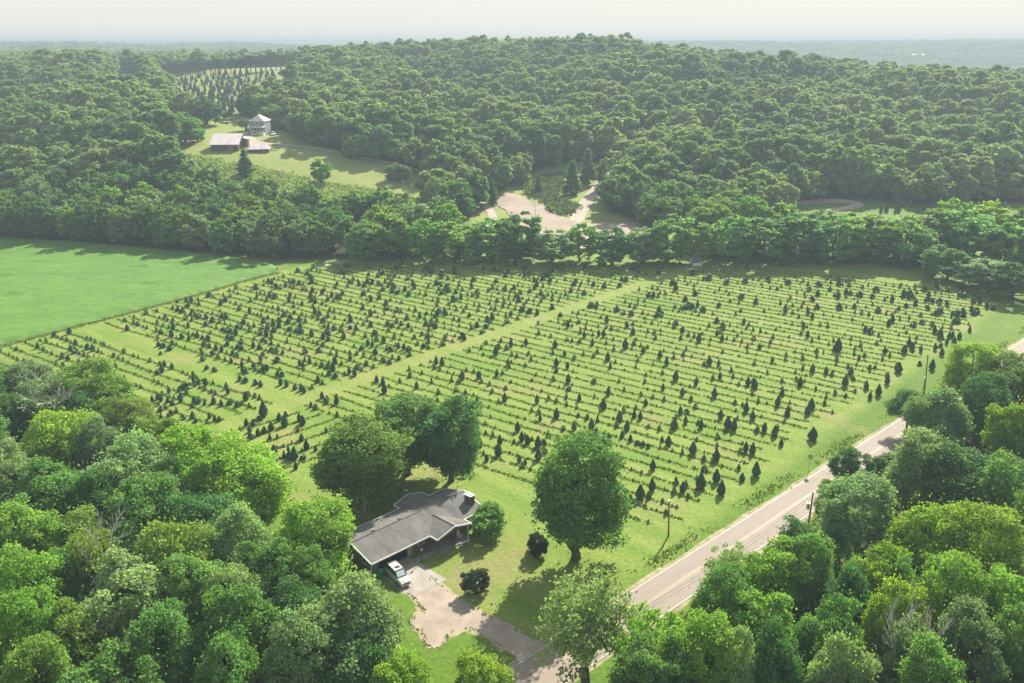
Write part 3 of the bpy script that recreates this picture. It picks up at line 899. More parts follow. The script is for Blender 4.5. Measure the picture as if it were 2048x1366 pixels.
# feathery trees by the end of the driveway
for i, (cx, cy, r, h, lab) in enumerate([(1175, 1245, 98, 13.5, 'large feathery pale green tree over the meeting of driveway and road'),
                            (1290, 1300, 62, 12, 'feathery green tree between the road and the right wood'),
                            (1455, 1145, 42, 10, 'thin feathery tree leaning over the right edge of the road')]):
    x, y, h, rm, z0 = crown_at(cx, cy, r, 0.6, h)
    t = tree(x, y, h, rm, PAL['pale'] if i != 1 else PAL['bright'], FEATH[i % 2])
    t['label'] = lab

# yard trees
YARD = [(722, 916, 110, 'olive', 13.5, 0, 'broad brown-green tree behind the left half of the brick house'),
        (812, 868, 80, 'green', 13.5, 1, 'mid green tree between the broad olive tree and the tall dark tree'),
        (900, 868, 66, 'dark', 15.5, 4, 'tall dark green tree behind the right half of the brick house'),
        (1155, 992, 92, 'green', 18.0, 0, 'large lone dark green tree in the lawn right of the brick house')]
for cx, cy, r, st, h, k, lab in YARD:
    x, y, h, rm, z0 = crown_at(cx, cy, r, 0.54, h)
    t = tree(x, y, h, rm * 1.05, PAL[st], NEAR[k]); t['label'] = lab
for (px, py, r, h, colr, lab, nm) in [(952, 1183, 1.75, 3.2, (0.075, 0.120, 0.055), 'small round dark brownish-green bush on the lawn beside the driveway', 'bush'),
                              (1077, 1107, 1.6, 2.9, (0.045, 0.065, 0.038), 'dark round bush at the left foot of the large lone tree', 'bush'),
                              (975, 1068, 2.9, 4.2, PAL['green'], 'broad green bush at the right end of the brick house', 'bush'),
                              (1592, 1150, 1.6, 3.0, PAL['dark'], 'low dark bush at the right verge of the road', 'bush')]:
    P = G(px, py)
    t = tree(P[0], P[1], h, r, colr, BUSH[0], nm, 0.0)
    t['label'] = lab; t['category'] = 'bush'

# the tree line along the far edge of the field
LINE = [(725, 480, 34, 'green', 11), (775, 470, 42, 'olive', 12.5), (845, 475, 38, 'green', 12), (915, 482, 38, 'olive', 11), (985, 478, 40, 'green', 12), (1040, 470, 42, 'dark', 13), (1105, 492, 34, 'grey', 9.5),
    (1160, 482, 27, 'green', 11), (1226, 490, 31, 'dark', 10.5), (1285, 492, 28, 'grey', 9.5), (1335, 477, 45, 'green', 13), (1395, 485, 30, 'olive', 11), (1462, 475, 44, 'green', 13), (1530, 478, 46, 'green', 12.5),
    (1600, 475, 46, 'dark', 13), (1675, 478, 46, 'green', 13), (1745, 475, 48, 'olive', 13), (1815, 480, 46, 'green', 13), (1885, 470, 34, 'grey', 13), (1950, 472, 50, 'green', 14), (2020, 490, 52, 'green', 14), (2090, 500, 50, 'green', 14),
    (1900, 525, 36, 'dark', 9), (2030, 560, 36, 'dark', 9), (1965, 545, 44, 'grey', 7.5)]
line_made = []
for i, (cx, cy, r, st, h) in enumerate(LINE):
    h = h * 1.16
    x, y, h, rm, z0 = crown_at(cx, cy, r, 0.52, h)
    t = tree(x, y, h, rm * 1.22, tuple(c_ * 1.22 for c_ in PAL[st]), MIDP[i % 5])
    t['group'] = 'trees in the line behind the field'
    line_made.append((cx, t, st))
line_made.sort(key=lambda a: a[0])
shed_x = 1385
Lf = [a for a in line_made if a[0] < shed_x][::-1]; Rt = [a for a in line_made if a[0] >= shed_x]
for k, (cx, t, st) in enumerate(Lf):
    t['label'] = '%s tree, %s to the left of the white shed in the field-edge tree line' % (WORDS[st], nth(k))
for k, (cx, t, st) in enumerate(Rt):
    t['label'] = '%s tree, %s to the right of the white shed in the field-edge tree line' % (WORDS[st], nth(k))

# second rank and single trees beyond: (base px, base py, height m, radius m, colour, proto, label)
SECOND = [
    (885, 462, 13, 5.5, 'pale', MIDP[0], 'pale bushy tree left of the gravel lane end behind the tree line'),
    (800, 478, 13, 5.5, 'green', MIDP[1], 'mid green tree behind the tree line below the farm meadow'),
    (1330, 452, 11, 6.5, 'olive', MIDP[2], 'broad olive tree right of the gravel bar behind the tree line'),
    (1290, 452, 8, 4, 'green', MIDP[3], 'small green tree at the right end of the gravel bar'),
    (1440, 460, 13, 7, 'olive', MIDP[4], 'broad olive tree behind the tree line right of the gravel bar'),
    (1510, 462, 13, 6, 'green', MIDP[0], 'round green tree behind the tree line left of the small park road'),
    (950, 415, 14, 4.2, 'dark', MIDP[5], 'dark cone-shaped cedar left of the gravel bar, nearer the meadow'),
    (984, 408, 11, 2.8, 'dark', MIDP[5], 'slender dark cedar at the left tip of the gravel bar'),
    (915, 385, 14, 4.2, 'dark', MIDP[5], 'dark cone-shaped cedar beside the farm drive bend'),
    (1078, 388, 9, 2.4, 'dark', MIDP[5], 'narrow dark evergreen above the gravel bar'),
    (1143, 390, 16, 4.0, 'dark', CONE[0], 'blue-green spruce left of the winding gravel lane'),
    (1176, 368, 17, 4.2, 'dark', CONE[0], 'taller blue-green spruce right beside the gravel lane'),
    (1228, 395, 11, 5.0, 'deep', MIDP[3], 'dark rounded tree right of the gravel lane'),
    (1275, 335, 13, 3.5, 'grey', MIDP[1], 'tall pale tree beside the upper gravel lane'),
    (370, 288, 15, 9.5, 'green', MIDP[2], 'very broad round tree left of the barn'),
    (396, 282, 11, 4.2, 'dark', MIDP[5], 'dark pointed cedar at the right side of the very broad tree'),
    (414, 250, 15, 8.5, 'dark', MIDP[0], 'large dark tree on the lawn above the barn'),
    (448, 238, 5, 3.4, 'pale', MIDP[3], 'low pale round tree behind the farm lawn'),
    (492, 352, 12, 4.2, 'dark', MIDP[5], 'dark pointed cedar below the low stone shed'),
    (492, 262, 7, 3.6, 'grey', MIDP[3], 'small greyish tree at the left corner of the white farmhouse'),
    (606, 285, 14, 5.0, 'dark', MIDP[4], 'dark tree standing right of the farmhouse lawn'),
    (630, 288, 14, 6.0, 'green', MIDP[0], 'mid green tree standing furthest right of the farmhouse lawn'),
    (556, 258, 13, 7.5, 'green', MIDP[2], 'broad tree directly right of the white farmhouse'),
    (525, 240, 14, 7.0, 'green', MIDP[4], 'green tree directly behind the white farmhouse'),
    (492, 236, 12, 5.0, 'dark', MIDP[1], 'dark tree behind the left side of the farmhouse'),
    (708, 317, 11, 5.5, 'bright', MIDP[3], 'bright green round tree beside the farm drive'),
    (643, 368, 11, 4.6, 'bright', MIDP[1], 'bright green tree standing in the lower meadow'),
    (800, 362, 8, 5.2, 'grey', MIDP[2], 'gnarled grey tree in the meadow corner'),
    (705, 506, 13, 6.0, 'green', MIDP[1], 'green tree just behind the left end of the field-edge tree line'),
    (760, 500, 15, 7.0, 'olive', MIDP[0], 'tall olive tree rising behind the left end of the tree line'),
    (828, 498, 16, 7.0, 'pale', MIDP[4], 'tall pale tree rising behind the tree line below the meadow corner'),
    (888, 494, 15, 6.5, 'bright', MIDP[1], 'tall bright tree rising behind the tree line left of the gravel bar'),
    (1385, 496, 13, 6.0, 'green', MIDP[4], 'green tree rising behind the tree line beside the pale lamp pole'),
    (1428, 494, 16, 7.0, 'olive', MIDP[2], 'tall olive tree rising behind the tree line right of the lamp pole'),
    (1490, 492, 17, 7.5, 'green', MIDP[0], 'tall green tree rising behind the tree line, second right of the lamp pole'),
    (1560, 494, 15, 7.0, 'bright', MIDP[1], 'bright tree rising behind the tree line left of the park road'),
    (1632, 500, 13.5, 6.0, 'green', MIDP[4], 'green tree rising behind the tree line below the park road'),
    (1700, 502, 13, 6.0, 'olive', MIDP[3], 'olive tree rising behind the tree line right of the park road'),
    (1842, 508, 15, 6.0, 'olive', MIDP[1], 'olive tree rising behind the tree line below the young spruces'),
    (1905, 510, 18, 8.0, 'bright', MIDP[0], 'very tall bright tree behind the right end of the tree line'),
    (1968, 514, 18, 8.0, 'yellow', MIDP[4], 'very tall yellow-green tree behind the right end of the tree line'),
    (2035, 520, 18, 8.0, 'green', MIDP[2], 'very tall mid green tree at the right end of the tree line'),
]
for a_ in SECOND:
    if a_[4] is None: continue
    P = hit(a_[0], a_[1])
    t = tree(P[0], P[1], a_[2], a_[3], PAL[a_[4]], a_[5]); t['label'] = a_[6]

# ------------------------------------------------------------------ woodland fill
def scatter(y0, y1, s, xw, keepf=None):
    ny = int((y1 - y0) / s)
    P = []
    for j in range(ny):
        y = y0 + j * s
        hw = (y * _c + 60 * _s) * xw
        n = int(2 * hw / s)
        x = np.linspace(-hw, hw, n) + (s / 2 if j % 2 else 0) + RNG.uniform(-0.34, 0.34, n) * s
        yy = y + RNG.uniform(-0.34, 0.34, n) * s
        P.append(np.stack([x, yy], 1))
    P = np.concatenate(P)
    z = hz(P[:, 0], P[:, 1])
    f = is_forest(P[:, 0], P[:, 1], z)
    px, py, d = proj(P[:, 0], P[:, 1], z)
    f &= ~((px > 690) & (px < 2120) & (py > 462) & (py < 700))      # the tree line itself is placed one by one
    P = P[f]; z = z[f]
    return np.concatenate([P, z[:, None]], 1)
# (a path gap and the lane are kept open by the clearing outlines)
A = scatter(280, 620, 8.2, 0.66)
B_ = scatter(620, 1250, 10.5, 0.66)
C_ = scatter(1250, 4600, 17.0, 0.66)
# single trees nearest to the viewer
px, py, d = proj(A[:, 0], A[:, 1], A[:, 2])
inview = (px > -20) & (px < 2070)
order = np.argsort(d + np.where(inview, 0, 1e6))
n_named = sum(1 for o in bpy.data.objects if o.get('category') == 'tree')
K = 300 - n_named
sel = order[:K]
rest = RNG.random(len(A)) > 0.05; rest[sel] = False
WL = {}
keys = ['green', 'dark', 'olive', 'green', 'pale', 'green', 'bright', 'dark', 'grey']
for k, i in enumerate(sel):
    st = keys[random.randrange(len(keys))]
    x, y, z = A[i]
    t = tree(x, y, random.uniform(10, 15.5), random.uniform(4.2, 6.0), tuple(c * 0.92 for c in PAL[st]), MIDP[random.choice([0, 1, 2, 3, 4, 0, 1, 2, 4])], 'tree', z)
    where = 'wood below the farm meadow' if px[i] > 330 and px[i] < 900 else ('wood behind the crop field' if px[i] <= 330 else 'wood beyond the tree line')
    t['label'] = '%s broadleaf tree in the %s' % (WORDS[st], where)
    t['group'] = 'woodland trees at the %s' % where
    WL.setdefault((where, st), []).append((px[i], t))

for (where, st), L in WL.items():
    L.sort(key=lambda a: a[0])
    for k, (q, t) in enumerate(L):
        t['label'] = '%s tree, %s of its colour from left in %s' % (WORDS[st], nth(k), where)
PROTO = bpy.data.collections.new('woodland_kinds')      # not linked to the scene: source shapes only
PROTO_F = bpy.data.collections.new('far_woodland_kinds')
for k, p in enumerate(MIDW):
    PROTO.objects.link(bpy.data.objects.new('kind_%d' % k, p['crown']))
for k, p in enumerate(FARW):
    PROTO_F.objects.link(bpy.data.objects.new('farkind_%d' % k, p['crown']))

def instanced(name, P, coll, nk, smin, smax, label, cat, widen=1.0):
    n = len(P)
    me = bpy.data.meshes.new(name)
    me.vertices.add(n); me.vertices.foreach_set('co', np.asarray(P, np.float32).ravel())
    a = me.attributes.new('turn', 'FLOAT', 'POINT'); a.data.foreach_set('value', RNG.uniform(0, 6.28, n).astype(np.float32))
    a = me.attributes.new('which', 'INT', 'POINT'); a.data.foreach_set('value', RNG.integers(0, nk, n).astype(np.int32))
    s = smin + (smax - smin) * RNG.beta(1.6, 2.0, n)
    sv = np.stack([s * widen * RNG.uniform(0.9, 1.15, n), s * widen * RNG.uniform(0.9, 1.15, n), s * RNG.uniform(0.85, 1.15, n)], 1).astype(np.float32)
    a = me.attributes.new('size', 'FLOAT_VECTOR', 'POINT'); a.data.foreach_set('vector', sv.ravel())
    o = link(name, me)
    ng = bpy.data.node_groups.new(name, 'GeometryNodeTree')
    ng.interface.new_socket('Geometry', in_out='INPUT', socket_type='NodeSocketGeometry')
    ng.interface.new_socket('Geometry', in_out='OUTPUT', socket_type='NodeSocketGeometry')
    gi = ng.nodes.new('NodeGroupInput'); go = ng.nodes.new('NodeGroupOutput')
    ci = ng.nodes.new('GeometryNodeCollectionInfo'); ci.inputs['Collection'].default_value = coll
    ci.inputs['Separate Children'].default_value = True; ci.inputs['Reset Children'].default_value = True
    mp_ = ng.nodes.new('GeometryNodeMeshToPoints')
    ip = ng.nodes.new('GeometryNodeInstanceOnPoints'); ip.inputs['Pick Instance'].default_value = True
    def at(nm, dt):
        q = ng.nodes.new('GeometryNodeInputNamedAttribute'); q.data_type = dt; q.inputs['Name'].default_value = nm
        return q.outputs['Attribute']
    cx_ = ng.nodes.new('ShaderNodeCombineXYZ')
    L = ng.links.new
    L(gi.outputs[0], mp_.inputs['Mesh']); L(mp_.outputs[0], ip.inputs['Points']); L(ci.outputs[0], ip.inputs['Instance'])
    L(at('which', 'INT'), ip.inputs['Instance Index']); L(at('size', 'FLOAT_VECTOR'), ip.inputs['Scale'])
    L(at('turn', 'FLOAT'), cx_.inputs[2]); L(cx_.outputs[0], ip.inputs['Rotation'])
    L(ip.outputs[0], go.inputs[0])
    md = o.modifiers.new('scatter', 'NODES'); md.node_group = ng
    tag(o, label, cat, kind='stuff')
    return o
instanced('hillside_woods', np.concatenate([A[rest], B_[B_[:, 1] < 900]]), PROTO, len(MIDW), 0.60, 1.50, 'dense broadleaf woodland covering the hills behind the farm', 'woodland', 1.30)
instanced('distant_woods', np.concatenate([B_[B_[:, 1] >= 900]]), PROTO_F, len(FARW), 0.9, 1.25, 'hazy woodland on the far side of the hills', 'woodland', 1.1)
instanced('horizon_woods', C_, PROTO_F, len(FARW), 0.85, 1.2, 'blue hazy forest reaching to the horizon', 'woodland', 1.8)

# the same woods carry on to both sides of the view
side_pts = []
for yy in np.arange(40, 300, 7.6):
    for xx in np.arange(-330, 330, 7.6):
        x = xx + RNG.uniform(-2.2, 2.2); y = yy + RNG.uniform(-2.2, 2.2)
        px_, py_, d_ = proj(x, y, 7.0)
        u, v = toUV(x, y)
        right = px_ > 2190 and v > road_left(u) + RW + 7
        left = px_ < -160 and py_ > 800
        if d_ > 5 and (right or left):
            side_pts.append((x, y, Z1(x, y)))
instanced('side_woods', np.array(side_pts), PROTO, len(MIDW), 0.8, 1.25, 'broadleaf woodland carrying on beyond the near trees', 'woodland', 1.25)

# ------------------------------------------------------------------ christmas trees
def conifer_mesh(name, h, r, n, leaf, seed, shape='flame', m=None):
    rng = np.random.default_rng(seed)
    t_ = 1 - np.sqrt(rng.uniform(0, 1, n)) * 0.98
    def prof(t):
        if shape == 'flame': return np.minimum(1.0, (t + 0.10) / 0.28) ** 0.6 * (1 - np.clip((t - 0.12) / 0.88, 0, 1) ** 1.55)
        if shape == 'column': return np.minimum(1, (t + 0.15) / 0.3) ** 0.5 * (1 - t ** 4) ** 0.7
        if shape == 'round': return np.minimum(1, (t + 0.12) / 0.35) ** 0.6 * np.sqrt(np.clip(1 - t ** 2.4, 0, 1))
        return (1 - t) * (0.7 + 0.3 * np.sin(t * 30))
    ang = rng.uniform(0, 2 * math.pi, n)
    rr = prof(t_) * r * rng.uniform(0.8, 1.05, n) * (1 + 0.07 * np.sin(ang * 3 + seed + t_ * 6))
    P = np.stack([np.cos(ang) * rr, np.sin(ang) * rr, 0.08 * h + t_ * h * 0.92], 1)
    Nn = unit(np.stack([np.cos(ang), np.sin(ang), np.full(n, 0.45)], 1) + rng.normal(size=(n, 3)) * 0.28)
    V, Fq = quads(P, Nn, leaf, rng, (0.7, 1.5))
    tone = rng.uniform(0, 1, n) * 0.6 + 0.25
    # solid inner body so that the tree is not see-through
    nk = 10; zz = np.linspace(0, 1, 7)
    B = []
    for z in zz:
        for k in range(nk):
            a = 2 * math.pi * k / nk
            q = float(prof(np.array([z]))[0]) * r * 0.72
            B.append((math.cos(a) * q, math.sin(a) * q, 0.08 * h + z * h * 0.88))
    o = len(V)
    FB = [(o + i * nk + k, o + i * nk + (k + 1) % nk, o + (i + 1) * nk + (k + 1) % nk, o + (i + 1) * nk + k) for i in range(6) for k in range(nk)]
    V = np.concatenate([V, np.array(B)]); Fq = np.concatenate([Fq, np.array(FB)])
    tone = np.concatenate([tone, np.full(len(FB), 0.1)])
    return V, Fq, tone
XP = []
for i, (sh, n, r) in enumerate([('flame', 900, 0.62), ('flame', 900, 0.56), ('round', 800, 0.66), ('flame', 900, 0.70), ('column', 1200, 0.42), ('loose', 500, 0.55)]):
    V, Fq, tn = conifer_mesh('x', 2.5, r, n, 0.20 if sh != 'loose' else 0.26, 300 + i, sh)
    XP.append(fastmesh('crown', V, Fq, M_NEEDLE, {'tone': ('FACE', tn)}))
b = MB(); b.tube([(0, 0, -0.15), (0, 0, 0.6)], [0.07, 0.05], 8)
stem_me = bpy.data.meshes.new('trunk'); stem_me.from_pydata(b.v, [], b.f); stem_me.materials.append(M_BARK)

CROPS = [
 (1240, 740, 5.12, "568,120,120;775,165,85;1022,100,80;1308,165,100;1375,200,115;1842,175,110;1658,270,110;440,210,75;638,265,90;965,290,115;1612,380,120;1955,415,130;1915,470,110;262,370,80;145,495,100;207,515,95;1712,480,120;1290,440,120;1355,520,110;617,460,95;682,450,60;670,560,95;552,610,125;828,605,100;1030,505,105;1100,610,140;1165,630,130;1475,650,115;1580,690,125;1970,730,150;1650,785,85;70,630,120;20,700,80;105,740,85;495,780,110;430,740,70;745,870,140;985,940,140;1285,850,120;1355,870,130;1215,1030,70;1390,1100,165;1250,1140,90;335,1030,120;325,1250,150;640,1260,120;825,1220,170;985,1160,150;1035,1290,165;205,1330,160;105,1392,120;290,800,60;175,765,50;230,780,60"),
 (940, 740, 5.12, "90,95,90;275,65,80;885,30,60;1005,145,110;1415,270,105;355,325,95;685,350,100;1120,325,95;1365,410,120;885,505,120;718,525,75;1530,535,120;1065,630,110;1243,610,120;1305,540,80;1420,750,110;487,640,115;530,735,110;590,765,105;697,800,130;765,790,80;305,770,110;290,890,140;700,930,130;170,940,80;505,950,80;565,975,70;95,800,60"),
 (640, 620, 5.12, "1190,560,95;1250,575,95;1455,720,105;1635,710,100;1815,685,110;660,860,115;580,750,85;645,770,90;990,810,85;1895,945,100;1800,470,110;1825,400,60;1955,385,100;1925,575,80;170,975,105;22,910,80;65,930,60;1478,315,75;1655,245,50;1045,265,50;1105,290,60;1115,345,60;805,395,70;860,410,70;910,425,65;1065,395,65;1110,400,40;725,430,65;570,460,80;650,545,65;710,560,60;810,515,60;310,520,75;85,600,65;385,610,65;300,660,85;355,685,80;90,675,60;160,700,65;830,160,55;905,185,60;1085,165,60;1180,190,60;145,210,60;310,200,60;90,270,70;85,320,55;535,385,75;490,370,70;430,415,60;1715,150,95;1605,180,60;1955,65,60;1715,105,50;1530,70,50;1180,80,50;1090,55,50;1290,60,60;695,165,60;740,185,55;2020,1255,110;1840,1362,80;1610,935,70"),
 (300, 580, 5.12, "125,850,95;435,260,65;335,235,60;385,180,55;280,135,35;155,295,50;235,330,50;75,345,45;325,505,65;400,520,60;90,580,60;135,595,60;205,620,65;110,665,40;640,670,60;540,730,60;585,820,55;660,840,60;750,425,55;795,435,60;825,445,60;895,400,65;800,505,60;840,515,60;795,575,65;935,550,55;900,605,60;940,620,65;850,665,60;890,680,50;1135,740,70;1060,805,75;950,850,70;985,860,60;1160,835,75;1200,835,75;920,935,65;980,950,65;1080,975,65;1135,995,75;1310,880,60;1350,890,65;1340,980,75;1400,995,85;1490,1020,65;1550,1040,85;1580,1060,70;1155,680,55;1245,635,60;1295,640,60;1360,660,50;1245,565,55;1155,535,55;1325,335,60;1440,310,65;1540,395,65;1780,335,65;1590,650,60;1635,760,80;1585,740,70;1535,780,70;1570,800,70;1735,640,60;1820,805,60;1830,885,65;1900,905,65;1720,930,50;1820,525,60;1885,430,70;1830,470,65;1150,405,50;570,300,60;740,290,60;800,1070,70;985,1135,100;570,985,85;500,970,60;450,955,60;330,1010,60;370,1020,65;195,1060,70;80,1130,75;115,1145,70;185,1155,60;230,1185,65;320,1105,60;455,1160,75;500,1165,60;560,1185,75;820,1175,65;900,1200,65;110,1245,60;215,1285,60;340,1330,60;610,1320,70;665,1345,70;710,1350,60;470,1360,60;1760,1115,80;1800,1130,60;1910,1170,100;1165,1310,180"),
 (400, 740, 6.827, "75,1090,300;250,1010,110;635,770,115;730,760,90;815,700,90;1085,705,130;1160,780,170;1170,640,80;680,860,110;690,955,120;795,910,120;880,870,110;975,830,130;955,960,110;505,1035,140;430,1080,60;1355,700,120;1400,760,150;1390,980,120;1455,1090,140;1015,1160,150;1150,1210,120;1215,1230,190;1290,1240,200;1580,1110,90;1405,1220,80;865,1320,140;560,1180,110;1310,1362,110"),
 (1600, 540, 5.12, "190,175,70;395,160,70;95,215,50;305,220,55;180,270,70;125,320,60;80,460,80;125,505,75;35,605,75;75,700,90;385,300,80;470,255,75;515,260,60;610,280,70;780,230,70;740,295,60;940,335,90;175,400,60;400,410,70;555,395,60;1048,290,65;1070,260,60;1105,300,75;1125,270,70;1150,305,65;1175,370,65;1085,390,60;795,440,65;905,580,85;945,545,90;660,645,75;720,655,70;1155,585,65;1250,560,60;1270,225,70;1315,290,80;1305,330,70;1355,340,60;1425,345,65;1500,360,60;1305,410,60;1390,180,80;1455,150,75;1405,195,50;1640,230,60;1630,275,60;1675,290,60;1780,280,80;1775,340,60;1840,355,75;1910,400,90;1970,305,45;2035,310,40;1970,410,60;1400,470,70;1425,450,70;1560,465,50;1615,480,70;1665,450,70;1670,485,55;1755,430,80;1800,450,70;1775,470,60;1605,550,70;1570,555,60;1375,655,90;1430,710,120;1735,640,80;1525,705,75;1560,700,80;1630,710,80;1500,770,80;1575,780,100;1115,780,85;1145,825,90;1065,865,105;1235,850,85;1380,830,90;1440,800,60;1450,885,85;865,865,80;1350,1030,120;1005,1060,120;520,1085,100;460,1200,130;125,1060,105;675,1230,105;890,1180,110;800,1295,130;715,1330,90;385,850,160;15,1210,110;1220,980,50;715,1020,55;265,1075,90"),
 (1348, 460, 2.926, "105,265,35;205,295,40;175,295,30;307,320,38;422,315,40;430,230,35;552,300,35;668,320,35;125,385,35;65,420,38;393,405,38;478,435,40;262,455,38;10,360,60;63,470,35;85,455,40;105,465,40;137,455,45;168,480,40;8,560,35;50,600,40;250,545,40;285,575,40;250,620,40;280,655,48;145,660,60;407,555,42;650,490,60;500,700,40;205,795,60;260,800,45;10,880,65;125,910,50;430,915,60;470,930,65;235,985,65;574,780,40"),
 (700, 460, 2.926, "1410,455,40;1443,455,40;1562,480,40;1645,505,40;1808,500,60;1800,515,40;1905,565,40;1948,600,45;1503,545,45;1620,575,45;1655,615,50;1485,630,50;1455,625,45;1370,635,45;1418,680,50;1610,700,70;1200,690,50;1030,675,45;1715,725,50;1813,750,50;1508,770,60;1523,815,50;1852,795,55;1255,740,40;1207,800,55;1272,815,45;2003,270,40;1890,325,40;1910,370,60;1775,400,42;1750,395,35;1960,425,45;2023,390,40;1985,455,45;1232,510,30;1275,575,50"),
]
XM = []
for (ox, oy, sc_, s) in CROPS:
    for q in s.split(';'):
        zx, zy, zh = map(float, q.split(','))
        x, y, h_ = ox + zx / sc_, oy + zy / sc_, zh / sc_
        y -= 0.10 * h_                                   # the outline read off includes a little of the shadow
        if all((x - a[0]) ** 2 + (y - a[1]) ** 2 > 16 for a in XM):
            XM.append((x, y, h_ * 0.90))
XT = []
for (x, y, h_) in XM:
    P = G(x, y)
    hh = max(0.9, min(4.8, height_at(x, y, y - h_, P)))
    XT.append((P[0], P[1], hh, h_))

def field_ok(x, y):
    """planted ground: returns zone or None"""
    u, v = toUV(x, y)
    px, py, d = proj(x, y, 0)
    if py < np.interp(px, [600, 650, 1000, 1300, 1450, 1700, 1950, 2040], [531, 528, 528, 528, 532, 552, 588, 612]): return None
    w = u - SKEW * v
    if v > 2.6:
        if w < -40 or v > 81.5 + 0.02 * u + 1.5 * math.sin(w * 0.7): return None
        return 'right'
    if v < -2.6:
        vl = np.interp(u, [-70, -37, -7, 23, 60, 120], [-77, -81, -84, -89, -92, -95])
        if v < vl: return None
        if -38.5 < w < -31.0: return None
        if w > -38.5: return 'left'
        if w > -66: return 'lower left'
    return None

def row_lines():
    """list of (zone, origin, direction, length) of planted rows"""
    L = []
    for k in range(-20, 66):
        w = k * 3.43 + 0.6
        for zone, v0, v1 in (('left', -96, -2.6), ('right', 2.6, 90)):
            L.append((zone, w, v0, v1))
    return L
ROWS = row_lines()
small = []      # x, y, h, r
tufts = []      # x, y, heading
rr = random.Random(77)
for zone, w, v0, v1 in ROWS:
    v = v0
    while v < v1:
        wob = 0.25 * math.sin(v * 0.21 + w)
        P = UV(w + SKEW * v + wob, v)
        z = field_ok(P[0], P[1])
        if z and math.sin(v * 0.9 + w * 2.3) + math.sin(v * 0.37 + w) + rr.uniform(-0.6, 0.6) > -1.75:
            tufts.append((P[0], P[1]))
        v += 0.33
    v = v0 + rr.uniform(0, 1.5)
    dens = rr.uniform(0.55, 0.95)
    while v < v1:
        P = UV(w + SKEW * v + rr.uniform(-0.15, 0.15) + 0.25 * math.sin(v * 0.21 + w), v)
        z = field_ok(P[0], P[1])
        if z and rr.random() < dens:
            if z == 'right': h = rr.choice([0.35, 0.5, 0.6, 0.8, 0.5, 1.1, 1.2])
            elif z == 'left': h = rr.choice([0.4, 0.6, 0.8, 1.0, 1.2, 1.4, 1.5])
            else: h = rr.choice([0.4, 0.7, 1.0, 1.3])
            if all(abs(P[0] - a[0]) + abs(P[1] - a[1]) > 1.3 for a in XT):
                small.append((P[0], P[1], h * rr.uniform(0.85, 1.2), z))
        v += rr.uniform(1.5, 2.6)
# the small block whose rows run along the lane
for k, vv in enumerate((4.5, 8.4, 12.3, 16.2, 20.1, 24.0)):
    u = -63.0
    while u < -37.5 + (0 if vv > 6 else -2):
        P = UV(u, vv + 0.06 * (u + 50))
        tufts.append((P[0], P[1])); 
        if rr.random() < 0.10: small.append((P[0], P[1], rr.uniform(0.4, 1.1), 'right'))
        u += 0.33

# individuals: the 300 that show largest
cand = []
for (x, y, h, hp) in XT:
    cand.append((h / proj(x, y, 0)[2], x, y, h, 'dark'))
extra = [(x, y, h) for (x, y, h, z) in small if z != 'right' and h > 1.2 and rr.random() < 0.5]
for (x, y, h) in extra:
    cand.append((h * 1.15 / proj(x, y, 0)[2], x, y, h * 1.15, 'dark2'))
ex = {(round(a[0], 3), round(a[1], 3)) for a in extra}
small = [s for s in small if (round(s[0], 3), round(s[1], 3)) not in ex]
cand.sort(reverse=True)
ind, lesser = cand[:300], cand[300:]
rows_of = {}
for k, (q, x, y, h, st) in enumerate(ind):
    u, v = toUV(x, y)
    w = u - SKEW * v
    if v > 2 and v < 30 and u < -37: zone, key, order_ = 'block', round((v - 4.5) / 3.9), u
    elif v > 0: zone, key, order_ = 'right', round((w - 0.6) / 3.43), -v
    else: zone, key, order_ = 'left', round((w - 0.6) / 3.43), -v
    rows_of.setdefault((zone, key), []).append((order_, x, y, h, st, k))
def size_word(h):
    return 'tall' if h > 2.6 else ('medium' if h > 1.9 else 'small')
ranks = {}
for zone in ('right', 'left', 'block'):
    ks = sorted({k for z, k in rows_of if z == zone})
    for i, k in enumerate(ks): ranks[(zone, k)] = i
for (zone, key), L in rows_of.items():
    L.sort()
    for j, (o_, x, y, h, st, k) in enumerate(L):
        shp = 5 if (abs(h - 0) > 0 and k % 23 == 11) else (k % 2 if zone == 'right' and k % 5 else (2 if k % 3 == 0 and zone == 'left' else (3 if k % 3 == 1 else 0)))
        if h > 4.2 and zone != 'right': shp = 4
        root = empty('christmas_tree', (x, y, 0.0), rr.uniform(0, 6.28))
        s_ = h / 2.5
        wd = s_ * rr.uniform(1.0, 1.25) if h > 1.6 else s_ * 1.15
        root.scale = (wd, wd, s_)
        c = link('crown', XP[shp], root)
        g_ = rr.uniform(0.8, 1.2)
        c.color = (0.052 * g_, 0.130 * g_, 0.062 * g_, 1) if rr.random() < 0.8 else (0.09 * g_, 0.165 * g_, 0.06 * g_, 1)
        link('trunk', stem_me, root)
        root['category'] = 'christmas tree'
        r_ = ranks[(zone, key)]
        if zone == 'right':
            root['label'] = '%s dark tree, %s from the road in the %s row from the house' % (size_word(h), nth(j), nth(r_))
            root['group'] = 'christmas trees in the field nearest the road'
        elif zone == 'left':
            root['label'] = '%s dark tree, %s from the lane in the %s row left of the lane' % (size_word(h), nth(j), nth(r_))
            root['group'] = 'christmas trees left of the mown lane'
        else:
            root['label'] = '%s dark tree, %s in the %s row of the small block behind the house' % (size_word(h), nth(j), nth(r_))
            root['group'] = 'christmas trees in the small block behind the house'

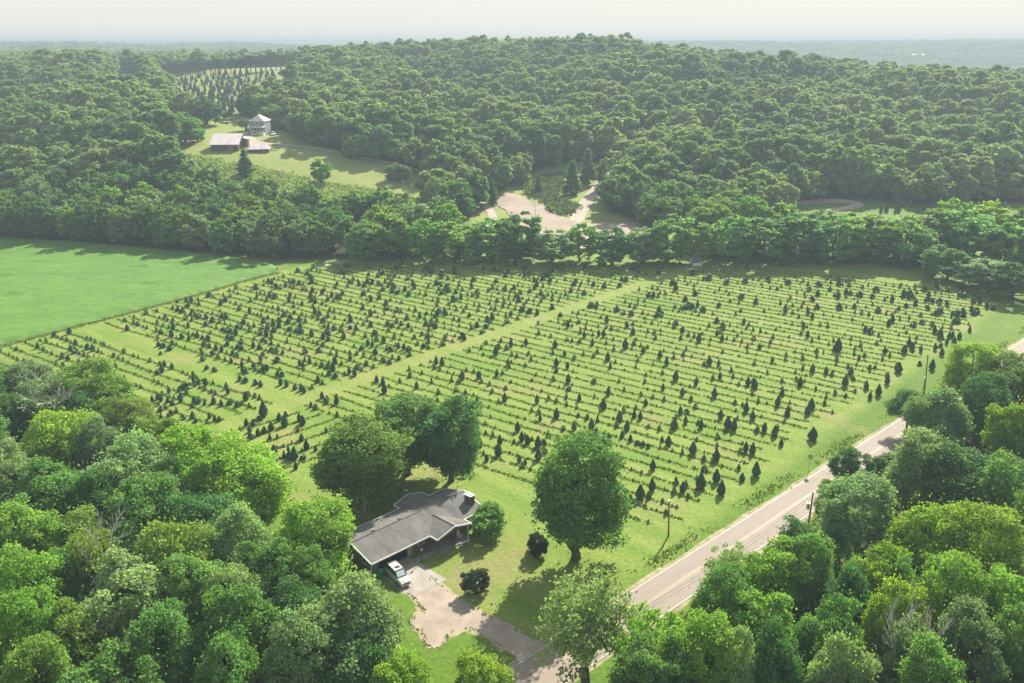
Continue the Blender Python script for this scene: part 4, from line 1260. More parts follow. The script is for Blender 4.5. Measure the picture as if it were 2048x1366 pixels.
def many_conifers(name, items, m, label):
    Vs, Fs, Ts = [], [], []
    base = [conifer_mesh('s', 1.0, 0.30, 34, 0.24, 900 + i, 'loose' if i % 2 else 'flame') for i in range(6)]
    o = 0
    for i, (x, y, h, w_) in enumerate(items):
        V, Fq, T = base[i % 6]
        nq = 34
        V = V[:nq * 4]; Fq = Fq[:nq]; T = T[:nq]
        a = RNG.uniform(0, 6.28); c, s = math.cos(a), math.sin(a)
        R_ = np.array([[c, -s, 0], [s, c, 0], [0, 0, 1]])
        q = (V * np.array([w_, w_, h])) @ R_.T + np.array([x, y, 0])
        Vs.append(q); Fs.append(Fq + o); o += len(q); Ts.append(np.clip(T + RNG.uniform(-0.25, 0.25), 0, 1))
    me = fastmesh(name, np.concatenate(Vs), np.concatenate(Fs), m, {'tone': ('FACE', np.concatenate(Ts))})
    ob = link(name, me); tag(ob, label, 'young trees', kind='stuff')
    return ob
items = [(x, y, h, h * rr.uniform(0.9, 1.4)) for (x, y, h, z) in small]
o1 = many_conifers('young_christmas_trees', items, M_SCRUB, 'small thin young conifers along every grass row of the tree field')
o1.color = (0.13, 0.19, 0.065, 1)
o2 = many_conifers('smaller_christmas_trees', [(x, y, h, h * 1.7) for (q, x, y, h, st) in lesser], M_NEEDLE, 'smaller dark bushy conifers scattered far back in the tree field')
o2.color = (0.048, 0.115, 0.055, 1)
print('xmas', len(XT), 'small', len(small), 'lesser', len(lesser), 'tufts', len(tufts), 'forest', len(A), len(B_), len(C_), 'named', n_named)

# rows of long grass left by the mower
def tuft_strip(name, pts, w, h, per, leaf, m, label, seed):
    rng = np.random.default_rng(seed)
    P = np.repeat(np.array(pts), per, 0)
    n = len(P)
    P = P + rng.normal(size=(n, 2)) * w
    hh = rng.uniform(0.35, 1.0, n) * h
    C = np.stack([P[:, 0], P[:, 1], hh * 0.5], 1)
    ang = rng.uniform(0, 2 * math.pi, n)
    Nn = unit(np.stack([np.cos(ang), np.sin(ang), rng.uniform(0.1, 0.9, n)], 1))
    V, Fq = quads(C, Nn, leaf * rng.uniform(0.7, 1.3, n), rng, (0.7, 1.2))
    V[:, 2] = np.maximum(V[:, 2], 0.0)
    me = fastmesh(name, V, Fq, m, {'tone': ('FACE', rng.uniform(0, 1, n))})
    o = link(name, me); tag(o, label, 'grass', kind='stuff')
    return o
M_GRASS = leafmat('long_grass', trans=0.3, tone=(0.6, 1.35), rough=0.8, spec=0.05)
g1 = tuft_strip('row_grass', tufts, 0.20, 0.28, 4, 0.26, M_GRASS, 'long dark grass left standing along the planted rows', 3)
g1.color = (0.165, 0.240, 0.048, 1)
# rough edges: crop boundary, roadside ditch, wood margins
edge = []
def along(pts, step, off=0.0):
    out = []
    for a, b_ in zip(pts[:-1], pts[1:]):
        L_ = np.linalg.norm(np.array(b_) - np.array(a)); k = int(L_ / step)
        for i in range(k):
            out.append(np.array(a) + (np.array(b_) - np.array(a)) * i / k)
    return out
edge += [p + np.array([rr.gauss(0, 0.5), rr.gauss(0, 0.5)]) for p in along([G(-200, 747), G(0, 694), G(100, 668), G(200, 642), G(300, 616), G(400, 589), G(480, 565), G(560, 545)], 0.12)]
for o_ in (-1.9, -2.5, RW + 1.8, RW + 2.5):
    a_ = [p + rn * o_ - rn * 0 for p in (UV(-48, road_left(-48)), UV(140, road_left(140)))]
    edge += [p + rn * rr.gauss(0, 0.35) for p in along(a_, 0.35) if rr.random() < 0.35 + 0.45 * math.sin(p[0] * 0.35)]
g2 = tuft_strip('verge_weeds', edge, 0.42, 0.40, 4, 0.26, M_GRASS, 'rough weeds along the crop edge and both road verges', 4)
g2.color = (0.18, 0.25, 0.065, 1)
dr_out = [G(*q) for q in [(862, 1156), (905, 1190), (948, 1218), (985, 1236), (1012, 1246), (1045, 1268)]]
ribbon('driveway_margin', dr_out, 0.9, M_SHOULDER, 0.012, 1.0, False, 0.22)
dr_out = [G(*q) for q in [(1012, 1300), (985, 1278), (940, 1256), (905, 1262), (890, 1282), (872, 1298), (852, 1288), (845, 1262), (822, 1250), (818, 1242), (832, 1232), (850, 1222), (838, 1206), (824, 1190), (806, 1176)]]
ribbon('driveway_margin', dr_out, 1.1, M_SHOULDER, 0.012, 0.7, False, 0.28)
drv = [G(*q) for q in [(862, 1156), (905, 1190), (948, 1218), (985, 1236), (1012, 1246), (1045, 1268)]]
drv2 = [G(*q) for q in [(1012, 1300), (985, 1278), (940, 1256), (905, 1262), (890, 1282), (872, 1298), (852, 1288), (845, 1262), (822, 1250), (818, 1242), (832, 1232), (850, 1222), (838, 1206), (824, 1190), (806, 1176)]]
ed2 = [p + np.array([rr.gauss(0, 0.16), rr.gauss(0, 0.16)]) for L_ in (drv, drv2) for p in along(L_, 0.10) if rr.random() < 0.25 + 0.35 * math.sin(p[0] * 1.9 + p[1])]
g3 = tuft_strip('driveway_weeds', ed2, 0.10, 0.16, 3, 0.16, M_GRASS, 'short grass creeping over the driveway edges', 14)
g3.color = (0.21, 0.28, 0.07, 1)
# brushy meadow below the barn and scrub in the side valley
scrub = []
for _ in range(5200):
    q = (rr.uniform(330, 880), rr.uniform(300, 420))
    if inpoly(np.array([q[0]]), np.array([q[1]]), [(340, 305), (420, 318), (500, 330), (620, 360), (860, 400), (870, 440), (600, 410), (430, 392), (340, 340)])[0]:
        scrub.append(q)
SP = np.array([hit(*q) for q in scrub[:1500]])
def scrub_patch(name, SP, m, label, col, hmax):
    rng = np.random.default_rng(8)
    P = np.repeat(SP, 14, 0); n = len(P)
    P = P + rng.normal(size=(n, 2)) * 1.1
    z = hz(P[:, 0], P[:, 1])
    C = np.stack([P[:, 0], P[:, 1], z + rng.uniform(0.1, 1.0, n) * hmax], 1)
    Nn = unit(rng.normal(size=(n, 3)) + np.array([0, 0, 0.8]))
    V, Fq = quads(C, Nn, 0.9 * rng.uniform(0.6, 1.3, n), rng)
    o = link(name, fastmesh(name, V, Fq, m, {'tone': ('FACE', rng.uniform(0, 1, n))}))
    o.color = (*col, 1); tag(o, label, 'undergrowth', kind='stuff')
scrub_patch('meadow_scrub', SP, M_GRASS, 'pale weedy scrub at the lower edge of the farm meadow', (0.33, 0.43, 0.16), 0.7)
scr2 = []
for _ in range(700):
    q = (rr.uniform(1040, 1190), rr.uniform(350, 440))
    if inpoly(np.array([q[0]]), np.array([q[1]]), [(1050, 372), (1085, 355), (1130, 345), (1120, 395), (1160, 420), (1130, 436), (1095, 420), (1080, 400), (1050, 390)])[0]:
        scr2.append(q)
scrub_patch('valley_scrub', np.array([hit(*q) for q in scr2]), M_GRASS, 'bushy scrub between the gravel bar and the gravel lane', (0.12, 0.18, 0.06), 1.8)

# conifers of the upper tree farm, the pine row and those by the park road
prow = 0
for py_ in np.arange(152, 232, 6.6):
    prow += 1; col_ = 0
    for px_ in np.arange(356, 560, 10.5):
        q = (px_ + rr.uniform(-3, 3) + (py_ - 150) * -0.25, py_ + rr.uniform(-2, 2))
        if q[0] > 535 - (q[1] - 150) * 0.9 and q[1] > 160: continue
        if rr.random() < 0.12: continue
        P = hit(*q); h = rr.uniform(3.5, 6.2)
        root = empty('spruce', (P[0], P[1], Z1(*P)), rr.uniform(0, 6.28))
        root.scale = (h / 2.5 * 1.1, h / 2.5 * 1.1, h / 2.5)
        c = link('crown', XP[col_ % 2], root); c.color = (0.06, 0.13, 0.075, 1)
        link('trunk', stem_me, root)
        tag(root, 'spruce, %s from left in the %s row from the top of the hill plantation' % (nth(col_), nth(prow - 1)), 'spruce', 'spruces of the upper plantation')
        col_ += 1
pines = []
for px_ in np.arange(332, 600, 10.0):
    py_ = np.interp(px_, [336, 440, 560, 600], [158, 152, 141, 134]) + rr.uniform(-1.5, 1.5)
    P = hit(px_, py_); pines.append((px_, P))
for k, (px_, P) in enumerate(pines):
    t = tree(P[0], P[1], rr.uniform(13, 16), rr.uniform(3.8, 5.0), (0.035, 0.075, 0.048), PINE[0], 'pine')
    t['category'] = 'pine'; t['label'] = '%s pine from the left in the row above the hill plantation' % nth(k); t['group'] = 'pines in the row above the plantation'
vs_ = sorted([(rr.uniform(1760, 1900), rr.uniform(402, 428)) for _ in range(34)])
for k, q in enumerate(vs_):
    P = hit(*q); h = rr.uniform(2.0, 3.6)
    root = empty('spruce', (P[0], P[1], Z1(*P)), rr.uniform(0, 6)); root.scale = (h / 2.5,) * 3
    c = link('crown', XP[k % 4], root); c.color = (0.07, 0.14, 0.06, 1); link('trunk', stem_me, root)
    tag(root, 'young spruce, %s from left in the valley field beyond the tree line' % nth(k), 'spruce', 'young spruces in the valley field')
# shrubs filling the foot of the tree line
for k in range(44):
    px_ = 735 + k * 30.5 + rr.uniform(-8, 8)
    if 1160 < px_ < 1200 or 1250 < px_ < 1265 or 1845 < px_ < 1895 or 1370 < px_ < 1400: continue
    py_ = float(np.interp(px_, *TREELINE)) + rr.uniform(-3, 4)
    P = G(px_, py_)
    t = tree(P[0], P[1], rr.uniform(3.0, 5.5), rr.uniform(2.6, 4.0), PAL[rr.choice(['green', 'dark', 'olive', 'dark', 'deep'])], MIDP[3], 'shrub', 0.0)
    t['category'] = 'shrub'; t['label'] = 'shrub at the foot of the field-edge tree line, %s from the left' % nth(k); t['group'] = 'shrubs at the foot of the tree line'

# ------------------------------------------------------------------ the brick house
M_BRICK = simple('brown_brick', (0.13, 0.085, 0.065), 0.9, 0.25, 4.0, bump=0.2)
M_SIDING = simple('tan_siding', (0.27, 0.22, 0.18), 0.8, 0.12, 2.0)
M_WHITE = simple('white_trim', (0.78, 0.78, 0.74), 0.5, 0.06, 2.0)
M_DARKIN = simple('dark_interior', (0.03, 0.028, 0.028), 0.9)
M_GLASS = simple('window_glass', (0.04, 0.05, 0.055), 0.12, spec=0.6)
M_METAL = simple('grey_metal', (0.45, 0.46, 0.46), 0.4, 0.1, 2.0, metal=0.6)
M_WOOD = simple('weathered_wood', (0.21, 0.15, 0.10), 0.9, 0.25, 2.0, stretch=(1, 1, 0.2))

def shingle_mat():
    m, t, b = mat('roof_shingles')
    tc = N(t, 'ShaderNodeTexCoord')
    n1 = N(t, 'ShaderNodeTexNoise', Scale=0.35, Detail=5.0); t.links.new(tc.outputs['Object'], n1.inputs['Vector'])
    mp = N(t, 'ShaderNodeMapping', Scale=(2.2, 7.0, 7.0)); t.links.new(tc.outputs['Object'], mp.inputs[0])
    vo = N(t, 'ShaderNodeTexVoronoi', Scale=1.0); t.links.new(mp.outputs[0], vo.inputs['Vector'])
    st = N(t, 'ShaderNodeMapping', Scale=(1.6, 0.12, 1)); t.links.new(tc.outputs['Object'], st.inputs[0])
    n2 = N(t, 'ShaderNodeTexNoise', Scale=1.0, Detail=3.0); t.links.new(st.outputs[0], n2.inputs['Vector'])
    mx = N(t, 'ShaderNodeMix', data_type='RGBA')
    mx.inputs[6].default_value = (0.125, 0.120, 0.108, 1); mx.inputs[7].default_value = (0.215, 0.207, 0.188, 1)
    ad = N(t, 'ShaderNodeMath', operation='ADD'); t.links.new(n1.outputs[0], ad.inputs[0]); t.links.new(n2.outputs[0], ad.inputs[1])
    mr = N(t, 'ShaderNodeMapRange'); mr.inputs[1].default_value = 0.7; mr.inputs[2].default_value = 1.3
    t.links.new(ad.outputs[0], mr.inputs[0]); t.links.new(mr.outputs[0], mx.inputs[0])
    m2 = N(t, 'ShaderNodeMix', data_type='RGBA', blend_type='MULTIPLY'); m2.inputs[0].default_value = 0.25
    t.links.new(mx.outputs[2], m2.inputs[6]); t.links.new(vo.outputs['Color'], m2.inputs[7])
    t.links.new(m2.outputs[2], b.inputs['Base Color'])
    b.inputs['Roughness'].default_value = 0.85; b.inputs['Specular IOR Level'].default_value = 0.2
    return m
M_SHINGLE = shingle_mat()

H0 = empty('brick_house', (LH[0], LH[1], 0), rad(45.5))
tag(H0, 'long low brown brick house with grey shingle roof and open garage', 'house')
L_, D_, EZ, RZ = 20.8, 9.05, 2.6, 3.9
RM = D_ / 2
sl_ = (RZ - EZ) / RM
wx0, wx1, wy0, wy1 = 0.75, 20.2, 1.15, 8.3
T_ = 0.22
w = MB()
w.box(wx0, wx0 + T_, wy0 + T_, wy1 - T_, 0, 2.42); w.box(wx1 - T_, wx1, wy0 + T_, wy1 - T_, 0, 2.42)
w.box(wx0, wx1, wy1 - T_, wy1, 0, 2.62)
w.box(8.0, wx1, wy0, wy0 + T_, 0, 2.78)
w.box(7.6, 7.6 + T_, wy0 + T_, wy1 - T_, 0, 2.42)
for gx in (wx0, wx1 - T_):      # gable triangles
    zz = lambda y: EZ + sl_ * min(y, D_ - y) - 0.16
    w.add([(gx, wy0 + T_, 2.42), (gx, wy1 - T_, 2.42), (gx, wy1 - T_, zz(wy1)), (gx, RM, zz(RM)), (gx, wy0 + T_, zz(wy0)),
           (gx + T_, wy0 + T_, 2.42), (gx + T_, wy1 - T_, 2.42), (gx + T_, wy1 - T_, zz(wy1)), (gx + T_, RM, zz(RM)), (gx + T_, wy0 + T_, zz(wy0))],
          [(0, 1, 2, 3, 4), (9, 8, 7, 6, 5), (0, 5, 6, 1), (1, 6, 7, 2), (2, 7, 8, 3), (3, 8, 9, 4), (4, 9, 5, 0)])
w.build('wall', M_BRICK, H0)
s = MB()
s.box(wx0, 1.95, wy0, wy0 + T_, 0, 2.78); s.box(6.95, 8.0, wy0, wy0 + T_, 0, 2.78); s.box(1.95, 6.95, wy0, wy0 + T_, 2.25, 2.78)
s.build('garage_front', M_SIDING, H0)
gi_ = MB(); gi_.box(wx0 + T_, 7.6, wy0 + T_, wy1 - T_, 0.02, 0.06); gi_.build('garage_floor', M_DARKIN, H0)
gd = MB(); gd.box(2.0, 6.9, wy0 + T_ + 0.05, wy0 + T_ + 2.2, 2.20, 2.26); gd.build('garage_door', M_WHITE, H0)
th = 0.14
r = MB()
r.slab([(0, 0, EZ), (L_, 0, EZ), (L_, RM, RZ), (0, RM, RZ)], th)
r.slab([(0, RM, RZ), (L_, RM, RZ), (L_, D_, EZ), (0, D_, EZ)], th)
# front and back cross gables
gz = EZ + 3.2 * sl_ * 0.93
fv = (gz - EZ) / sl_
r.slab([(10.1, -1.64, EZ + .02), (13.3, -1.64, gz + .02), (13.3, fv, gz + .02), (10.1, 0.0, EZ + .02)], th)
r.slab([(13.3, -1.64, gz + .021), (16.5, -1.64, EZ + .021), (16.5, 0.0, EZ + .021), (13.3, fv, gz + .021)], th)
bz = EZ + 2.74 * sl_
bv = D_ - (bz - EZ) / sl_
r.slab([(12.07, 10.45, EZ + .02), (12.07, D_, EZ + .02), (14.81, bv, bz + .02), (14.81, 10.45, bz + .02)], th)
r.slab([(14.81, 10.45, bz + .021), (14.81, bv, bz + .021), (17.55, D_, EZ + .021), (17.55, 10.45, EZ + .021)], th)
roof = r.build('roof', M_SHINGLE, H0)
rc_ = MB(); rc_.tube([(0, RM, RZ + 0.01), (L_, RM, RZ + 0.01)], 0.07, 6); rc_.tube([(13.3, -1.64, gz + .03), (13.3, fv, gz + .03)], 0.06, 6); rc_.tube([(14.81, 10.45, bz + .03), (14.81, bv, bz + .03)], 0.06, 6)
rc_.build('ridge_cap', M_SHINGLE, roof)
vp = MB(); vp.tube([(12.6, 6.4, 3.3), (12.6, 6.4, 3.85)], 0.06, 8); vp.build('vent_pipe', M_SIDING, roof)
for vx in (4.2, 8.8, 18.0):
    vb = MB(); vb.box(vx - .18, vx + .18, 4.9, 5.25, 3.72, 3.98); vb.build('roof_vent', M_SIDING, roof)
f = MB()     # fascia and gutters
for (x0, x1, y) in ((-0.03, 10.08, -0.05), (16.55, L_ + 0.03, -0.05)): f.box(x0, x1, y - 0.05, y + 0.04, EZ - 0.19, EZ + 0.015)
for (x0, x1) in ((-0.03, 12.03), (17.6, L_ + 0.03)): f.box(x0, x1, D_ + 0.01, D_ + 0.10, EZ - 0.19, EZ + 0.015)
def rake(x, y0, z0, y1, z1, t=0.05):
    f.add([(x - t, y0, z0 - .2), (x + t, y0, z0 - .2), (x + t, y1, z1 - .2), (x - t, y1, z1 - .2), (x - t, y0, z0 + .02), (x + t, y0, z0 + .02), (x + t, y1, z1 + .02), (x - t, y1, z1 + .02)],
          [(0, 1, 2, 3), (7, 6, 5, 4), (0, 4, 5, 1), (1, 5, 6, 2), (2, 6, 7, 3), (3, 7, 4, 0)])
for x in (-0.055, L_ + 0.055):
    rake(x, 0, EZ, RM, RZ); rake(x, D_, EZ, RM, RZ)
rake(10.05, -1.64, EZ + .03, -0.05, EZ + .03); rake(16.55, -1.64, EZ + .03, -0.05, EZ + .03)
rake(12.02, D_ + 0.1, EZ + .03, 10.45, EZ + .03); rake(17.60, D_ + 0.1, EZ + .03, 10.45, EZ + .03)
def rakex(y, x0, z0, x1, z1, t=0.05):
    f.add([(x0, y - t, z0 - .2), (x0, y + t, z0 - .2), (x1, y + t, z1 - .2), (x1, y - t, z1 - .2), (x0, y - t, z0 + .02), (x0, y + t, z0 + .02), (x1, y + t, z1 + .02), (x1, y - t, z1 + .02)],
          [(0, 3, 2, 1), (4, 5, 6, 7), (0, 1, 5, 4), (1, 2, 6, 5), (2, 3, 7, 6), (3, 0, 4, 7)])
rakex(-1.70, 10.0, EZ + .03, 13.3, gz + .03); rakex(-1.70, 13.3, gz + .03, 16.6, EZ + .03)
rakex(10.51, 12.0, EZ + .03, 14.81, bz + .03); rakex(10.51, 14.81, bz + .03, 17.6, EZ + .03)
f.build('fascia', M_WHITE, H0)
bw = MB(); bw.box(12.5, 17.1, wy1 + 0.005, 10.0, 0, 2.45)
bw.add([(12.4, 10.0, 2.45), (17.2, 10.0, 2.45), (14.81, 10.0, bz - .18), (12.4, 9.9, 2.45), (17.2, 9.9, 2.45), (14.81, 9.9, bz - .18)], [(0, 1, 2), (5, 4, 3), (0, 3, 4, 1), (1, 4, 5, 2), (2, 5, 3, 0)])
bw.build('rear_wing', M_BRICK, H0)
pg = MB(); pg.add([(10.4, -1.5, 2.46), (16.2, -1.5, 2.46), (13.3, -1.5, gz - .16), (10.4, -1.4, 2.46), (16.2, -1.4, 2.46), (13.3, -1.4, gz - .16)], [(0, 1, 2), (5, 4, 3), (0, 3, 4, 1), (1, 4, 5, 2), (2, 5, 3, 0)])
pg.build('porch_gable', M_BRICK, H0)
for x in (10.5, 13.3, 16.1):
    p = MB(); p.box(x - .06, x + .06, -1.42, -1.30, 0.06, 2.45); p.build('porch_post', M_WHITE if x > 15 else M_BRICK, H0)
pf = MB(); pf.box(10.2, 16.4, -1.5, wy0 - .003, 0.0, 0.20); pf.build('porch_floor', M_CONCRETE, H0)
for pts in ([(0.1, 0.0, EZ - .2), (0.7, wy0 - 0.08, 2.15), (0.7, wy0 - 0.08, 0.05)], [(7.2, 0.0, EZ - .2), (7.2, wy0 - 0.08, 2.2), (7.2, wy0 - 0.08, 0.05)]):
    p = MB(); p.tube(pts, 0.055, 6); p.build('downspout', M_WHITE, H0)
def window(x0, x1, z0, z1, y=None, x=None, parent=None, yy=None, m=M_WHITE, tw=0.07, face=-1):
    fr_ = MB()
    if x is None:
        a = y - 0.05 if face < 0 else y; b_ = a + 0.05
        fr_.box(x0, x1, a, b_, z1 - tw, z1); fr_.box(x0, x1, a, b_, z0, z0 + tw)
        fr_.box(x0, x0 + tw, a, b_, z0 + tw, z1 - tw); fr_.box(x1 - tw, x1, a, b_, z0 + tw, z1 - tw)
        fr_.box((x0 + x1) / 2 - tw / 3, (x0 + x1) / 2 + tw / 3, a + .01, b_, z0 + tw, z1 - tw)
        o = fr_.build('window', m, parent)
        g_ = MB(); g_.box(x0 + tw, x1 - tw, a + 0.025, b_ - .004, z0 + tw, z1 - tw); g_.build('pane', M_GLASS, o)
    else:
        a = x - 0.05 if face < 0 else x; b_ = a + 0.05
        fr_.box(a, b_, x0, x1, z1 - tw, z1); fr_.box(a, b_, x0, x1, z0, z0 + tw)
        fr_.box(a, b_, x0, x0 + tw, z0 + tw, z1 - tw); fr_.box(a, b_, x1 - tw, x1, z0 + tw, z1 - tw)
        o = fr_.build('window', m, parent)
        g_ = MB(); g_.box(a + 0.02, b_ - .004, x0 + tw, x1 - tw, z0 + tw, z1 - tw); g_.build('pane', M_GLASS, o)
    return o
window(8.9, 10.0, 1.0, 2.1, y=wy0, parent=H0)
window(14.4, 15.9, 0.9, 2.1, y=wy0, parent=H0)
window(17.3, 18.8, 1.0, 2.1, y=wy0, parent=H0)
window(2.3, 3.1, 1.1, 1.95, x=wx0, parent=H0)
window(5.4, 6.2, 1.1, 1.95, x=wx0, parent=H0)
dr = MB(); dr.box(12.0, 13.0, wy0 - .05, wy0 - .003, 0.2, 2.25); dro = dr.build('door', M_WOOD, H0)
dk = MB(); dk.tube([(12.9, wy0 - .05, 1.2), (12.9, wy0 - .12, 1.2)], 0.035, 8); dk.build('handle', M_METAL, dro)
ch = MB(); ch.box(19.35, 20.25, 1.6, 2.9, 2.2, 4.45); cho = ch.build('chimney', M_BRICK, H0)
cc = MB(); cc.box(19.30, 20.30, 1.55, 2.95, 4.453, 4.52); cc.build('chimney_cap', M_WHITE, cho)
for y in (1.9, 2.7):
    fl = MB(); fl.tube([(19.8, y, 4.52), (19.8, y, 4.75)], 0.15, 10); fl.build('flue', M_WHITE, cho)

# things around the house
def at_house(u, v, z=0.0):
    q = HW(u, v); return (q[0], q[1], z)
lp = empty('yard_lamp', at_house(7.6, -1.15), 0)
tag(lp, 'black lamp post with white lantern at the front path corner', 'lamp post')
b = MB(); b.tube([(0, 0, 0), (0, 0, 1.75)], [0.06, 0.045], 8); b.build('post', M_DARKIN, lp)
b = MB(); b.tube([(0, 0, 1.76), (0, 0, 1.86), (0, 0, 2.12)], [0.08, 0.14, 0.17], 6); b.build('lantern', M_WHITE, lp)
b = MB(); b.tube([(0, 0, 2.13), (0, 0, 2.28)], [0.2, 0.02], 6); b.build('cap', M_DARKIN, lp)
M_BIN = simple('green_plastic', (0.035, 0.26, 0.12), 0.45, 0.1, 2.0)
M_RUBBER = simple('black_rubber', (0.02, 0.02, 0.02), 0.8)
bn = empty('wheeled_bin', at_house(1.35, -0.15), rad(-20))
tag(bn, 'bright green wheeled rubbish bin at the garage corner', 'bin')
b = MB(); b.add([(-.26, -.3, .05), (.26, -.3, .05), (.26, .28, .05), (-.26, .28, .05), (-.36, -.42, 1.05), (.36, -.42, 1.05), (.36, .42, 1.05), (-.36, .42, 1.05)],
      [(0, 3, 2, 1), (4, 5, 6, 7), (0, 1, 5, 4), (1, 2, 6, 5), (2, 3, 7, 6), (3, 0, 4, 7)]); b.build('body', M_BIN, bn, 0.03)
b = MB(); b.box(-.4, .4, -.48, .45, 1.055, 1.13); b.build('lid', M_BIN, bn, 0.03)
for sx in (-.3, .3):
    b = MB(); b.tube([(sx - .04, .36, .13), (sx + .04, .36, .13)], 0.13, 12); b.build('wheel', M_RUBBER, bn)
b = MB(); b.tube([(-.3, .47, 1.05), (-.3, .56, 1.0), (.3, .56, 1.0), (.3, .47, 1.05)], 0.02, 6); b.build('handle', M_BIN, bn)

def rock(name, x, y, r, seed, label):
    bm = bmesh.new(); bmesh.ops.create_icosphere(bm, subdivisions=3, radius=r)
    rr_ = random.Random(seed)
    for v in bm.verts:
        n = v.co.normalized()
        v.co = v.co * (1 + 0.18 * math.sin(n.x * 5 + seed) + 0.14 * math.sin(n.y * 7 + n.z * 3)); v.co.z = v.co.z * 0.5 + r * 0.25
    me = bpy.data.meshes.new(name); bm.to_mesh(me); bm.free(); me.materials.append(M_CONCRETE)
    tag(link(name, me, None, (x, y, 0)), label, 'rock')
P = G(744, 1162); rock('rock', P[0], P[1], 0.45, 3, 'pale rounded boulder left of the green bin')
P = G(757, 1180); rock('rock', P[0], P[1], 0.35, 5, 'small pale stone on the lawn below the garage')

def chair(u, v, rz):
    t = empty('porch_chair', at_house(u, v, 0.2), rz); tag(t, 'white wooden rocking chair on the front porch', 'chair')
    b = MB(); b.box(-.28, .28, -.26, .26, .40, .45); b.build('seat', M_WHITE, t)
    b = MB()
    for k in range(5): b.box(-.27 + k * .115, -.19 + k * .115, .24, .29, .46, 1.15)
    b.box(-.29, .29, .235, .295, 1.153, 1.22); b.build('backrest', M_WHITE, t)
    for sx in (-.26, .26):
        for sy in (-.22, .22):
            b = MB(); b.tube([(sx, sy, .06), (sx, sy, .395)], 0.025, 6); b.build('leg', M_WHITE, t)
        b = MB(); b.tube([(sx, -.4, .09), (sx, -.1, .03), (sx, .15, .03), (sx, .45, .10)], 0.025, 6); b.build('rocker', M_WHITE, t)
        b = MB(); b.box(sx - .035, sx + .035, -.28, .24, .66, .69); b.build('armrest', M_WHITE, t)
chair(15.2, -0.5, rad(45.5))
t = empty('garden_bench', at_house(14.9, -2.0), rad(45.5)); tag(t, 'low white bench on the grass in front of the porch', 'bench')
b = MB(); b.box(-.75, .75, -.2, .2, .40, .45); b.build('seat', M_WHITE, t)
for sx in (-.6, .6):
    b = MB(); b.box(sx - .05, sx + .05, -.17, .17, 0, .397); b.build('leg', M_WHITE, t)

# green shed and play things behind the house
M_GREENSIDE = simple('grey_green_siding', (0.14, 0.19, 0.15), 0.8, 0.12, 2.0)
PL = G(748, 996); PR = G(797, 974)
an = math.atan2(PR[1] - PL[1], PR[0] - PL[0]); LW = np.linalg.norm(PR - PL)
sh = empty('garden_shed', (PL[0], PL[1], 0), an); tag(sh, 'grey-green garden shed with white corner boards behind the house', 'shed')
b = MB(); b.box(0, LW, 0, 3.2, 0, 2.2); b.build('wall', M_GREENSIDE, sh)
b = MB(); b.slab([(-.2, -.25, 2.18), (LW + .2, -.25, 2.18), (LW + .2, 1.6, 3.1), (-.2, 1.6, 3.1)], .08); b.slab([(-.2, 1.6, 3.1), (LW + .2, 1.6, 3.1), (LW + .2, 3.45, 2.18), (-.2, 3.45, 2.18)], .08); b.build('roof', M_SHINGLE, sh)
for x in (0.0, LW - .12):
    b = MB(); b.box(x - .02, x + .14, -.04, -.004, 0, 2.1); b.build('corner_board', M_WHITE, sh)
window(0.5, 1.7, 0.95, 1.85, y=0, parent=sh); window(LW - 1.9, LW - 0.7, 0.95, 1.85, y=0, parent=sh)
P = G(729, 1018)
sd_ = empty('playground_slide', (P[0], P[1], 0), rad(100)); tag(sd_, 'tan playground slide under the broad tree behind the house', 'slide')
b = MB(); b.add([(-1.3, -.25, .15), (-1.3, .25, .15), (.9, .25, 1.5), (.9, -.25, 1.5), (-1.3, -.25, .1), (-1.3, .25, .1), (.9, .25, 1.45), (.9, -.25, 1.45)], [(0, 1, 2, 3), (7, 6, 5, 4), (0, 4, 5, 1), (1, 5, 6, 2), (2, 6, 7, 3), (3, 7, 4, 0)])
M_TAN = simple('tan_plastic', (0.55, 0.40, 0.22), 0.5)
b.build('chute', M_TAN, sd_)
for sy in (-.25, .25):
    b = MB(); b.tube([(.9, sy, 0), (.9, sy, 1.9)], .035, 6); b.tube([(1.35, sy, 0), (.9, sy, 1.45)], .035, 6); b.build('ladder_post', M_WOOD, sd_)
b = MB()
for k in range(4): b.tube([(1.3 - k * .1, -.25, .3 + k * .3), (1.3 - k * .1, .25, .3 + k * .3)], .025, 6)
b.build('rung', M_WOOD, sd_)
P = G(722, 1026)
sw = empty('swing_set', (P[0], P[1], 0), rad(60)); tag(sw, 'white-legged swing frame beside the tan slide', 'swing set')
for sx in (-1.3, 1.3):
    for sy in (-.7, .7):
        b = MB(); b.tube([(sx, sy, 0), (sx, 0, 2.1)], .04, 6); b.build('leg', M_WHITE, sw)
b = MB(); b.tube([(-1.4, 0, 2.1), (1.4, 0, 2.1)], .04, 6); b.build('top_bar', M_WHITE, sw)
for sx in (-.6, .6):
    b = MB(); b.tube([(sx - .2, 0, 2.1), (sx - .2, 0, .5)], .012, 4); b.tube([(sx + .2, 0, 2.1), (sx + .2, 0, .5)], .012, 4); b.box(sx - .24, sx + .24, -.1, .1, .46, .5); b.build('swing_seat', M_TAN, sw)

